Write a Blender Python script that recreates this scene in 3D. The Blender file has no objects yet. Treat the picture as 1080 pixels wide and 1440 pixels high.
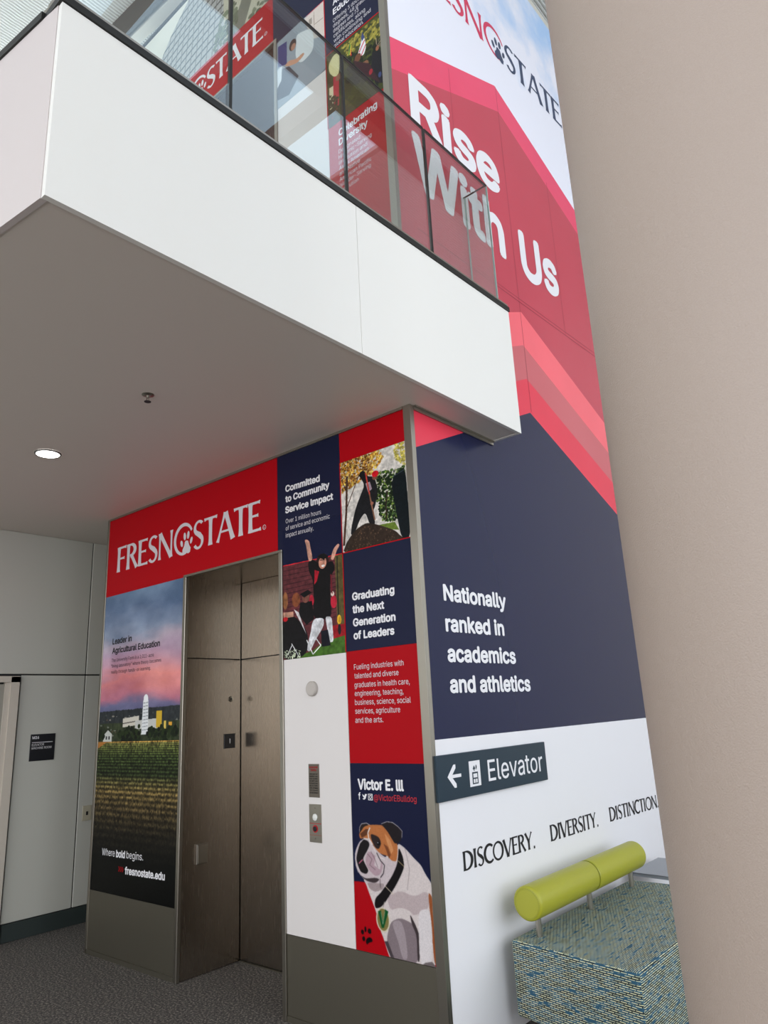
import bpy, bmesh, math, random
import numpy as np
from mathutils import Vector, Matrix
from mathutils.geometry import delaunay_2d_cdt
random.seed(7); RNG = np.random.default_rng(7)
sc = bpy.context.scene
C = sc.collection
# ------------------------------------------------------------------ camera
CAM = Vector((2.29075, -3.027, 1.6))
yaw, pitch, roll = math.radians(-39.7738), math.radians(15.514), math.radians(-2.892)
fw = Vector((math.sin(yaw)*math.cos(pitch), math.cos(yaw)*math.cos(pitch), math.sin(pitch)))
r0 = Vector((math.cos(yaw), -math.sin(yaw), 0)); u0 = r0.cross(fw)
rt = r0*math.cos(roll) + u0*math.sin(roll); up = -r0*math.sin(roll) + u0*math.cos(roll)
cam = bpy.data.cameras.new('camera'); camo = bpy.data.objects.new('camera', cam); C.objects.link(camo)
camo.matrix_world = Matrix(((rt.x, up.x, -fw.x, CAM.x), (rt.y, up.y, -fw.y, CAM.y), (rt.z, up.z, -fw.z, CAM.z), (0, 0, 0, 1)))
cam.sensor_fit = 'VERTICAL'; cam.sensor_height = 36; cam.lens = 1007.2/1440*36
cam.clip_start = 0.05; cam.clip_end = 200
sc.camera = camo
# ------------------------------------------------------------------ world (daylight sky beyond the skylights and window walls)
w = bpy.data.worlds.new('world'); sc.world = w; w.use_nodes = True
bg = w.node_tree.nodes['Background']; bg.inputs[0].default_value = (0.66, 0.82, 1.0, 1); bg.inputs[1].default_value = 1.9
# ------------------------------------------------------------------ daylight at the window walls, plus an added ceiling fill
def area(name, loc, target, sx, sy, power, col=(1, 1, 1), spread=180):
    l = bpy.data.lights.new(name, 'AREA'); l.shape = 'RECTANGLE'; l.size = sx; l.size_y = sy; l.energy = power; l.color = col
    l.spread = math.radians(spread)
    o = bpy.data.objects.new(name, l); C.objects.link(o); o.location = loc
    o.rotation_euler = (Vector(target)-Vector(loc)).to_track_quat('-Z', 'Y').to_euler(); return o
area('window_daylight_east', (9.3, 0.5, 4.2), (0, 0.5, 4.2), 13, 7.8, 455, (1.0, 0.965, 0.93))
area('window_daylight_south', (2.5, -9.3, 2.5), (2.5, 0, 2.5), 12, 4.8, 430, (1.0, 0.925, 0.87))
area('ceiling_fill_west', (-7.6, -1.5, 6.4), (0, -1.5, 8.6), 9, 2.6, 360, (1.0, 0.99, 0.97))  # unseen fill light added to brighten the roof deck and upper walls
# ------------------------------------------------------------------ colour management
sc.view_settings.view_transform = 'Standard'; sc.view_settings.look = 'None'
sc.view_settings.gamma = 1; sc.view_settings.use_curve_mapping = False
sc.view_settings.exposure = 0.0
sc.cycles.max_bounces = 10; sc.cycles.transparent_max_bounces = 16; sc.cycles.sample_clamp_indirect = 6

# ------------------------------------------------------------------ helpers
def lin(c):
    return tuple(((v/255)/12.92 if v/255 <= 0.04045 else ((v/255+0.055)/1.055)**2.4) for v in c)+(1.0,)
def mat(name, rgb, rough=0.5, metal=0.0, coat=0.0, noise=0.0, nscale=40, bump=0.0, bscale=200, emit=0, spec=0.5, aniso=None):
    m = bpy.data.materials.new(name); m.use_nodes = True; nt = m.node_tree; b = nt.nodes['Principled BSDF']
    b.inputs['Base Color'].default_value = lin(rgb); b.inputs['Roughness'].default_value = rough
    b.inputs['Metallic'].default_value = metal; b.inputs['Coat Weight'].default_value = coat
    b.inputs['Specular IOR Level'].default_value = spec
    if emit: b.inputs['Emission Color'].default_value = lin(rgb); b.inputs['Emission Strength'].default_value = emit
    tc = nt.nodes.new('ShaderNodeTexCoord')
    if noise:
        n = nt.nodes.new('ShaderNodeTexNoise'); n.inputs['Scale'].default_value = nscale; n.inputs['Detail'].default_value = 5
        nt.links.new(tc.outputs['Object'], n.inputs['Vector'])
        r = nt.nodes.new('ShaderNodeMapRange'); r.inputs[1].default_value = 0.3; r.inputs[2].default_value = 0.7
        r.inputs[3].default_value = 1-noise; r.inputs[4].default_value = 1+noise
        nt.links.new(n.outputs[0], r.inputs[0])
        mx = nt.nodes.new('ShaderNodeVectorMath'); mx.operation = 'SCALE'; mx.inputs[0].default_value = lin(rgb)[:3]
        nt.links.new(r.outputs[0], mx.inputs['Scale']); nt.links.new(mx.outputs[0], b.inputs['Base Color'])
    if bump:
        n = nt.nodes.new('ShaderNodeTexNoise'); n.inputs['Scale'].default_value = bscale; n.inputs['Detail'].default_value = 3
        nt.links.new(tc.outputs['Object'], n.inputs['Vector'])
        bp = nt.nodes.new('ShaderNodeBump'); bp.inputs['Strength'].default_value = bump; bp.inputs['Distance'].default_value = 0.002
        nt.links.new(n.outputs[0], bp.inputs['Height']); nt.links.new(bp.outputs[0], b.inputs['Normal'])
    if aniso:   # brushed grain stretched along one axis
        mp = nt.nodes.new('ShaderNodeMapping'); mp.inputs['Scale'].default_value = aniso
        n = nt.nodes.new('ShaderNodeTexNoise'); n.inputs['Scale'].default_value = 1; n.inputs['Detail'].default_value = 4
        nt.links.new(tc.outputs['Object'], mp.inputs[0]); nt.links.new(mp.outputs[0], n.inputs['Vector'])
        r = nt.nodes.new('ShaderNodeMapRange'); r.inputs[3].default_value = rough-0.1; r.inputs[4].default_value = rough+0.12
        nt.links.new(n.outputs[0], r.inputs[0]); nt.links.new(r.outputs[0], b.inputs['Roughness'])
    return m
class MB:
    """collects geometry for ONE mesh object"""
    def __init__(s): s.v = []; s.f = []
    def add(s, vs, fs):
        k = len(s.v); s.v += [tuple(v) for v in vs]; s.f += [tuple(i+k for i in f) for f in fs]; return s
    def box(s, x0, x1, y0, y1, z0, z1):
        vs = [(x, y, z) for z in (z0, z1) for (x, y) in ((x0, y0), (x1, y0), (x1, y1), (x0, y1))]
        return s.add(vs, [(3, 2, 1, 0), (4, 5, 6, 7), (0, 1, 5, 4), (1, 2, 6, 5), (2, 3, 7, 6), (3, 0, 4, 7)])
    def prism(s, pts, d):
        """closed polygon of 3D points extruded by vector d"""
        n = len(pts); a = [Vector(p) for p in pts]; b = [p+Vector(d) for p in a]
        nr = Vector((0, 0, 0))
        for i in range(n): nr += a[i].cross(a[(i+1) % n])
        if nr.dot(Vector(d)) > 0: a.reverse(); b.reverse()
        return s.add(a+b, [tuple(range(n)), tuple(range(2*n-1, n-1, -1))]+[(i, n+i, n+(i+1) % n, (i+1) % n)[::-1] for i in range(n)])
    def cyl(s, p, q, r, r2=None, n=24, caps=True):
        p, q = Vector(p), Vector(q); r2 = r if r2 is None else r2; d = (q-p).normalized()
        a = d.orthogonal().normalized(); b = d.cross(a); vs = []
        for c, rr in ((p, r), (q, r2)):
            for i in range(n):
                t = 2*math.pi*i/n; vs.append(c+a*math.cos(t)*rr+b*math.sin(t)*rr)
        fs = [(i, (i+1) % n, n+(i+1) % n, n+i) for i in range(n)]
        if caps: fs += [tuple(range(n-1, -1, -1)), tuple(range(n, 2*n))]
        return s.add(vs, fs)
    def lathe(s, p, d, prof, n=48):
        """prof: list of (distance along d, radius)"""
        p, d = Vector(p), Vector(d).normalized(); a = d.orthogonal().normalized(); b = d.cross(a); vs = []
        for t, r in prof:
            for i in range(n):
                g = 2*math.pi*i/n; vs.append(p+d*t+a*math.cos(g)*r+b*math.sin(g)*r)
        fs = [(k*n+i, k*n+(i+1) % n, (k+1)*n+(i+1) % n, (k+1)*n+i) for k in range(len(prof)-1) for i in range(n)]
        fs += [tuple(range(n-1, -1, -1)), tuple(range((len(prof)-1)*n, len(prof)*n))]
        return s.add(vs, fs)
    def build(s, name, m, parent=None, bevel=0, seg=2, smooth=False):
        me = bpy.data.meshes.new(name); me.from_pydata(s.v, [], s.f); me.materials.append(m)
        if bevel:
            bm = bmesh.new(); bm.from_mesh(me)
            bmesh.ops.bevel(bm, geom=bm.edges[:], offset=bevel, segments=seg, profile=0.5, affect='EDGES'); bm.to_mesh(me); bm.free()
        if smooth:
            me.polygons.foreach_set('use_smooth', [True]*len(me.polygons))
            if hasattr(me, 'set_sharp_from_angle'): me.set_sharp_from_angle(angle=math.radians(40))
        o = bpy.data.objects.new(name, me); C.objects.link(o); link(o, parent); return o
def link(o, parent):
    if parent is not None:
        o.parent = parent; o.matrix_parent_inverse = Matrix.Translation(-world_loc(parent))
def world_loc(o):
    v = Vector(o.location)
    if o.parent is not None: v = v + o.matrix_parent_inverse.translation + world_loc(o.parent)
    return v
def thing(name, label, cat, loc=(0, 0, 0), group=None):
    o = bpy.data.objects.new(name, None); o.empty_display_size = 0.1; C.objects.link(o); o.location = loc
    o['label'] = label; o['category'] = cat
    if group: o['group'] = group
    return o
def tag(o, label, cat, group=None):
    o['label'] = label; o['category'] = cat
    if group: o['group'] = group
    return o
def struct(o): o['kind'] = 'structure'; return o
# plane frames: 'F' = elevator wall facing -y (coords x,z); 'R' = mural wall facing +x (coords y,z); 'W' = left wall x=-4.12 facing +x (coords y,z)
def pt(pl, u, z, off):
    if pl == 'F': return (u, -off, z)
    if pl == 'R': return (off, u, z)
    if pl == 'W': return (-4.12+off, u, z)
    if pl == 'V': return (-2.13+off, u, z)
def nrm(pl): return Vector((0, -1, 0)) if pl == 'F' else Vector((1, 0, 0))
def glyphs(name, pl, polys_v, polys_f, off, m, parent):
    """flat print: 2D verts -> wall plane"""
    mb = MB(); mb.v = [pt(pl, p[0], p[1], off+(p[2] if len(p) > 2 else 0)) for p in polys_v]; mb.f = polys_f
    return mb.build(name, m, parent)
import os
FONT = None
try:   # the grotesque that ships with Blender; the built-in face is used if it is missing
    FONT = bpy.data.fonts.load(os.path.join(bpy.utils.resource_path('LOCAL'), 'datafiles', 'fonts', 'Inter.woff2'))
except Exception: FONT = None
_cap = {}
def text2d(s, bold=0.0, res=3):
    """outline text -> clean triangles (non-zero winding), heavier weights by repeating the outline around a small circle"""
    c = bpy.data.curves.new('t', 'FONT'); c.body = s
    if FONT is not None: c.font = FONT; c.body = s.replace('I', 'l')   # plain upright I
    c.resolution_u = res; c.fill_mode = 'NONE'
    o = bpy.data.objects.new('t', c); me = bpy.data.meshes.new_from_object(o)
    P = np.array([tuple(q.co)[:2] for q in me.vertices]); E = np.array([tuple(e.vertices) for e in me.edges])
    bpy.data.meshes.remove(me); bpy.data.objects.remove(o); bpy.data.curves.remove(c)
    # the closed loops, in vertex order
    nxt = {}
    for a, b_ in E:
        if b_ == a+1: nxt[a] = b_
        elif a == b_+1: nxt[b_] = a
        else: nxt[max(a, b_)] = min(a, b_)
    E = np.array([(a, nxt[a]) for a in sorted(nxt)])
    r = delaunay_2d_cdt([Vector(p) for p in P], [tuple(e) for e in E], [], 0, 1e-6)
    V2 = np.array([tuple(v) for v in r[0]]); T = np.array(r[2]); ctr = V2[T].mean(1)
    A, B = P[E[:, 0]], P[E[:, 1]]; wn = np.zeros(len(ctr))
    for k, (cx, cy) in enumerate(ctr):
        upc = (A[:, 1] <= cy) & (B[:, 1] > cy); dnc = (A[:, 1] > cy) & (B[:, 1] <= cy)
        side = (B[:, 0]-A[:, 0])*(cy-A[:, 1])-(cx-A[:, 0])*(B[:, 1]-A[:, 1])
        wn[k] = (upc & (side > 0)).sum()-(dnc & (side < 0)).sum()
    f = [tuple(t) for t in T[wn != 0]]; v = V2; n = len(v)
    V = [np.column_stack([v, np.zeros(n)])]; Fs = list(f)
    if bold > 0:
        for k in range(8):
            a = math.pi/4*k; V.append(np.column_stack([v+np.array((math.cos(a), math.sin(a)))*bold, np.full(n, 8e-5*(k+1))])); Fs += [tuple(i+n*(k+1) for i in q) for q in f]
    v = np.concatenate(V)
    used = sorted({i for q in Fs for i in q}); mp_ = {u: k for k, u in enumerate(used)}
    return v[used], [tuple(mp_[i] for i in q) for q in Fs]
def lines(name, pl, rows, m, parent, bold=0.0, off=0.0012):
    """rows: (text, u0, u1, z_baseline_left, z_baseline_right, cap height)"""
    if 'H' not in _cap: _cap['H'] = text2d('H')[0][:, 1].max()
    CH = _cap['H']+max(bold, 0)*.8
    for (s, a, b, z0, z1, cap) in rows:
        V = []; Fs = []
        v, f = text2d(s, bold, 6 if cap > .07 else 3)
        x0, x1 = v[:, 0].min(), v[:, 0].max(); k = len(V)
        t = (v[:, 0]-x0)/(x1-x0)
        uu = a+t*(b-a); zz = z0+t*(z1-z0)+(v[:, 1])*cap/CH
        V += list(zip(uu, zz, v[:, 2])); Fs += [tuple(i+k for i in q) for q in f]
        o = glyphs(name, pl, V, Fs, off, m, parent)
        if cap < .05: o['kind'] = 'stuff'
    return o
# ---- flared display capitals, drawn as strokes of changing width (unit cap height)
def arc(cx, cy, rx, ry, a0, a1, w0, w1, n=14, mid=None):
    P = []
    for i in range(n+1):
        t = i/n; a = math.radians(a0+(a1-a0)*t)
        wd = w0+(w1-w0)*t if mid is None else (w0*(1-t)+w1*t)+(mid-(w0+w1)/2)*math.sin(math.pi*t)
        P.append((cx+rx*math.cos(a), cy+ry*math.sin(a), wd))
    return P
def stem(x0, y0, x1, y1, w=0.11, fl=0.045):
    P = []
    for i in range(9):
        t = i/8; e = abs(2*t-1)**4
        P.append((x0+(x1-x0)*t, y0+(y1-y0)*t, w+fl*e))
    return P
T_ = 0.055
GL = {
 'F': (0.52, [stem(.09, 0, .09, 1), [(.05, .965, .07), (.40, .965, .065), (.48, .955, .10)], [(.09, .53, .06), (.34, .53, .06), (.40, .53, .10)]]),
 'R': (0.62, [stem(.09, 0, .09, 1), arc(.22, .75, .22, .215, 95, -100, .06, .06, mid=.12), [(.05, .965, .06), (.24, .965, .06)], stem(.27, .52, .56, 0, .10, .03)]),
 'E': (0.52, [stem(.09, 0, .09, 1), [(.05, .965, .07), (.40, .965, .065), (.47, .955, .10)], [(.09, .53, .06), (.34, .53, .06), (.40, .53, .10)], [(.05, .035, .07), (.42, .035, .065), (.50, .045, .10)]]),
 'S': (0.50, [arc(.255, .745, .185, .235, 40, 200, .09, .10, mid=.07)+[(.13, .60, .12), (.27, .50, .14), (.38, .38, .12)]+arc(.235, .255, .18, .235, 20, -150, .10, .09, mid=.07)]),
 'N': (0.74, [stem(.08, 0, .08, 1, .06, .05), stem(.08, 1, .64, 0, .11, .02), stem(.64, 0, .64, 1, .06, .05)]),
 'T': (0.58, [stem(.28, 0, .28, .97), [(.0, .95, .10), (.08, .965, .065), (.48, .965, .065), (.56, .95, .10)]]),
 'A': (0.70, [stem(.02, 0, .33, 1, .06, .045), stem(.66, 0, .35, 1, .12, .03), [(.15, .34, .055), (.54, .34, .055)]]),
 'D': (0.74, [stem(.09, 0, .09, 1), arc(.20, .50, .43, .465, 92, -92, .06, .06, 18, mid=.14), [(.05, .965, .06), (.22, .965, .06)], [(.05, .035, .06), (.22, .035, .06)]]),
 'I': (0.26, [stem(.10, 0, .10, 1)]),
 'C': (0.68, [arc(.42, .50, .36, .475, 48, 312, .10, .09, 20, mid=.13)]),
 'O': (0.84, [arc(.40, .50, .36, .475, 0, 360, .12, .12, 30, mid=.08)]),
 'V': (0.68, [stem(.02, 1, .32, 0, .12, .03), stem(.62, 1, .34, 0, .06, .045)]),
 'Y': (0.62, [stem(.02, 1, .29, .48, .11, .03), stem(.56, 1, .29, .48, .06, .045), stem(.28, 0, .28, .5)]),
 '.': (0.24, [[(.06, .06, .12), (.18, .06, .12)]]),
}
def caps2d(s):
    V = []; Fs = []; x = 0
    for ch in s:
        if ch == ' ': x += 0.4; continue
        adv, strokes = GL[ch]
        for si, st in enumerate(strokes):
            dd = 6e-5*si
            k = len(V); n = len(st)
            for i in range(n):
                a = st[max(0, i-1)]; b = st[min(n-1, i+1)]; dx, dy = b[0]-a[0], b[1]-a[1]; L = math.hypot(dx, dy) or 1
                nx, ny = -dy/L, dx/L; hw = st[i][2]*.64
                V.append((x+st[i][0]+nx*hw, st[i][1]+ny*hw, dd)); V.append((x+st[i][0]-nx*hw, st[i][1]-ny*hw, dd))
            Fs += [(k+2*i, k+2*i+2, k+2*i+3, k+2*i+1) for i in range(n-1)]
        x += adv
    return V, Fs, x
def caps(name, pl, s, a, b, z0, z1, cap, m, parent, off=0.0012):
    V, Fs, W = caps2d(s); x0 = min(v[0] for v in V); x1 = max(v[0] for v in V)
    W2 = [(a+(v[0]-x0)/(x1-x0)*(b-a), z0+(v[0]-x0)/(x1-x0)*(z1-z0)+v[1]*cap, v[2]) for v in V]
    return glyphs(name, pl, W2, Fs, off, m, parent)
def ell(cx, cy, rx, ry, rot=0, n=20):
    c, s_ = math.cos(rot), math.sin(rot)
    return [(cx+rx*math.cos(2*math.pi*i/n)*c-ry*math.sin(2*math.pi*i/n)*s_, cy+rx*math.cos(2*math.pi*i/n)*s_+ry*math.sin(2*math.pi*i/n)*c) for i in range(n)]
def shapes(name, pl, polys, m, parent, off=0.0014):
    V = []; Fs = []
    for p in polys: k = len(V); V += p; Fs.append(tuple(range(k, k+len(p))))
    return glyphs(name, pl, V, Fs, off, m, parent)
def paw(cx, cy, sx, sy):
    """paw emblem: four toes and a pad, half-extents sx, sy"""
    P = [ell(cx-.78*sx, cy+.05*sy, .20*sx, .30*sy, .35), ell(cx-.30*sx, cy+.62*sy, .20*sx, .34*sy, .12), ell(cx+.28*sx, cy+.66*sy, .20*sx, .34*sy, -.12), ell(cx+.80*sx, cy+.12*sy, .19*sx, .30*sy, -.35)]
    pad = [(-.05, .22), (.28, .16), (.44, -.2), (.72, -.5), (.62, -.86), (.3, -.94), (.02, -.80), (-.3, -.96), (-.62, -.82), (-.62, -.5), (-.36, -.2), (-.26, .14)]
    return P+[[(cx+a*sx, cy+b*sy) for a, b in pad]]
# ---- painted prints: numpy canvas in wall coordinates
def soft(P, n=2):
    if len(P) < 6: return P
    for _ in range(n):
        Q = []
        for a, b in zip(P, P[1:]+P[:1]): Q += [(a[0]*.8+b[0]*.2, a[1]*.8+b[1]*.2), (a[0]*.2+b[0]*.8, a[1]*.2+b[1]*.8)]
        P = Q
    return P
class Canvas:
    def __init__(s, x0, x1, z0, z1, ppm, bg):
        s.x0, s.x1, s.z0, s.z1 = x0, x1, z0, z1; s.w = int((x1-x0)*ppm); s.h = int((z1-z0)*ppm); s.p = ppm
        s.a = np.zeros((s.h, s.w, 3), np.float32); s.a[:] = bg
        s.X, s.Z = np.meshgrid(x0+(np.arange(s.w)+.5)/ppm, z0+(np.arange(s.h)+.5)/ppm)
    def rect(s, a, b, c, d): return max(0, int((a-s.x0)*s.p)), min(s.w, int((b-s.x0)*s.p)+2), max(0, int((c-s.z0)*s.p)), min(s.h, int((d-s.z0)*s.p)+2)
    def put(s, i0, i1, j0, j1, m, col, al=1):
        r = s.a[j0:j1, i0:i1]; r[m] = r[m]*(1-al)+np.array(col, np.float32)*al
    def poly(s, P, col, al=1):
        xs = [p[0] for p in P]; zs = [p[1] for p in P]; i0, i1, j0, j1 = s.rect(min(xs), max(xs), min(zs), max(zs))
        if i1 <= i0 or j1 <= j0: return
        X = s.X[j0:j1, i0:i1]; Z = s.Z[j0:j1, i0:i1]; m = np.zeros(X.shape, bool); n = len(P)
        for k in range(n):
            (xa, za), (xb, zb) = P[k], P[(k+1) % n]
            if za == zb: continue
            m ^= ((za > Z) != (zb > Z)) & (X < (xb-xa)*(Z-za)/(zb-za)+xa)
        s.put(i0, i1, j0, j1, m, col, al)
    def ellipse(s, cx, cz, rx, rz, col, al=1):
        i0, i1, j0, j1 = s.rect(cx-rx, cx+rx, cz-rz, cz+rz)
        if i1 <= i0 or j1 <= j0: return
        m = ((s.X[j0:j1, i0:i1]-cx)/rx)**2+((s.Z[j0:j1, i0:i1]-cz)/rz)**2 < 1; s.put(i0, i1, j0, j1, m, col, al)
    def line(s, P, wd, col, al=1):
        for (a, b) in zip(P[:-1], P[1:]):
            dx, dz = b[0]-a[0], b[1]-a[1]; L = math.hypot(dx, dz) or 1e-6; nx, nz = -dz/L*wd/2, dx/L*wd/2
            s.poly([(a[0]+nx, a[1]+nz), (b[0]+nx, b[1]+nz), (b[0]-nx, b[1]-nz), (a[0]-nx, a[1]-nz)], col, al)
    def dabs(s, P, n, r, col):
        xs = [p[0] for p in P]; zs = [p[1] for p in P]; k = 0
        while k < n:
            x, z = random.uniform(min(xs), max(xs)), random.uniform(min(zs), max(zs)); k += 1
            ins = False
            for i in range(len(P)):
                (xa, za), (xb, zb) = P[i], P[(i+1) % len(P)]
                if (za > z) != (zb > z) and x < (xb-xa)*(z-za)/(zb-za)+xa: ins = not ins
            if ins:
                v = random.uniform(.75, 1.2); s.ellipse(x, z, r*random.uniform(.5, 1.1), r*random.uniform(.5, 1.1), [min(255, c*v) for c in col])
    def draw(s, L):
        for it in L:
            if it[0] == 'p': s.poly(soft(it[2]), it[1])
            elif it[0] == 'e': s.ellipse(*it[2], it[1])
            elif it[0] == 'l': s.line(it[3], max(it[2], 1.2/s.p), it[1])
            elif it[0] == 'd': s.dabs(it[4], it[2], it[3], it[1])
    def noise(s, fx, fz, oct=4, seed=0):
        r = np.random.default_rng(seed); out = np.zeros((s.h, s.w)); amp = 1; tot = 0
        for o in range(oct):
            nx, nz = max(2, int(fx*2**o)), max(2, int(fz*2**o)); g = r.random((nz+2, nx+2))
            gx = np.linspace(0, nx, s.w); gz = np.linspace(0, nz, s.h); ix = gx.astype(int); iz = gz.astype(int)
            tx = gx-ix; tz = gz-iz; tx = tx*tx*(3-2*tx); tz = tz*tz*(3-2*tz); tz = tz[:, None]
            a = g[iz][:, ix]; b = g[iz][:, ix+1]; c = g[iz+1][:, ix]; d = g[iz+1][:, ix+1]
            out += amp*((a*(1-tx)+b*tx)*(1-tz)+(c*(1-tx)+d*tx)*tz); tot += amp; amp *= .5
        return out/tot
    def grain(s, k=5): s.a += RNG.normal(0, k, s.a.shape[:2])[..., None]
    def blur(s):
        a = np.pad(s.a, ((1, 1), (1, 1), (0, 0)), 'edge'); s.a = (a[1:-1, 1:-1]*4+a[:-2, 1:-1]+a[2:, 1:-1]+a[1:-1, :-2]+a[1:-1, 2:])/8
    def material(s, name, rough=0.35):
        im = bpy.data.images.new(name, s.w, s.h); px = np.ones((s.h, s.w, 4), np.float32); px[..., :3] = np.clip(s.a, 0, 255)/255
        im.pixels.foreach_set(px.ravel()); im.update(); im.pack()
        m = mat(name, (255, 255, 255), rough, spec=.15); nt = m.node_tree; t = nt.nodes.new('ShaderNodeTexImage'); t.image = im; t.extension = 'EXTEND'
        nt.links.new(t.outputs[0], nt.nodes['Principled BSDF'].inputs['Base Color']); return m
    def panel(s, name, pl, m, parent=None, th=0.012):
        """board with the print on its face"""
        mb = MB()
        if pl == 'F': mb.box(s.x0, s.x1, 0, th, s.z0, s.z1)
        else: mb.box(-th, 0, s.x0, s.x1, s.z0, s.z1)
        o = mb.build(name, m, parent); me = o.data; uv = me.uv_layers.new(name='UVMap')
        for l in me.loops:
            c = me.vertices[l.vertex_index].co; u = c.x if pl == 'F' else c.y
            uv.data[l.index].uv = ((u-s.x0)/(s.x1-s.x0), (c.z-s.z0)/(s.z1-s.z0))
        return o
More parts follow.
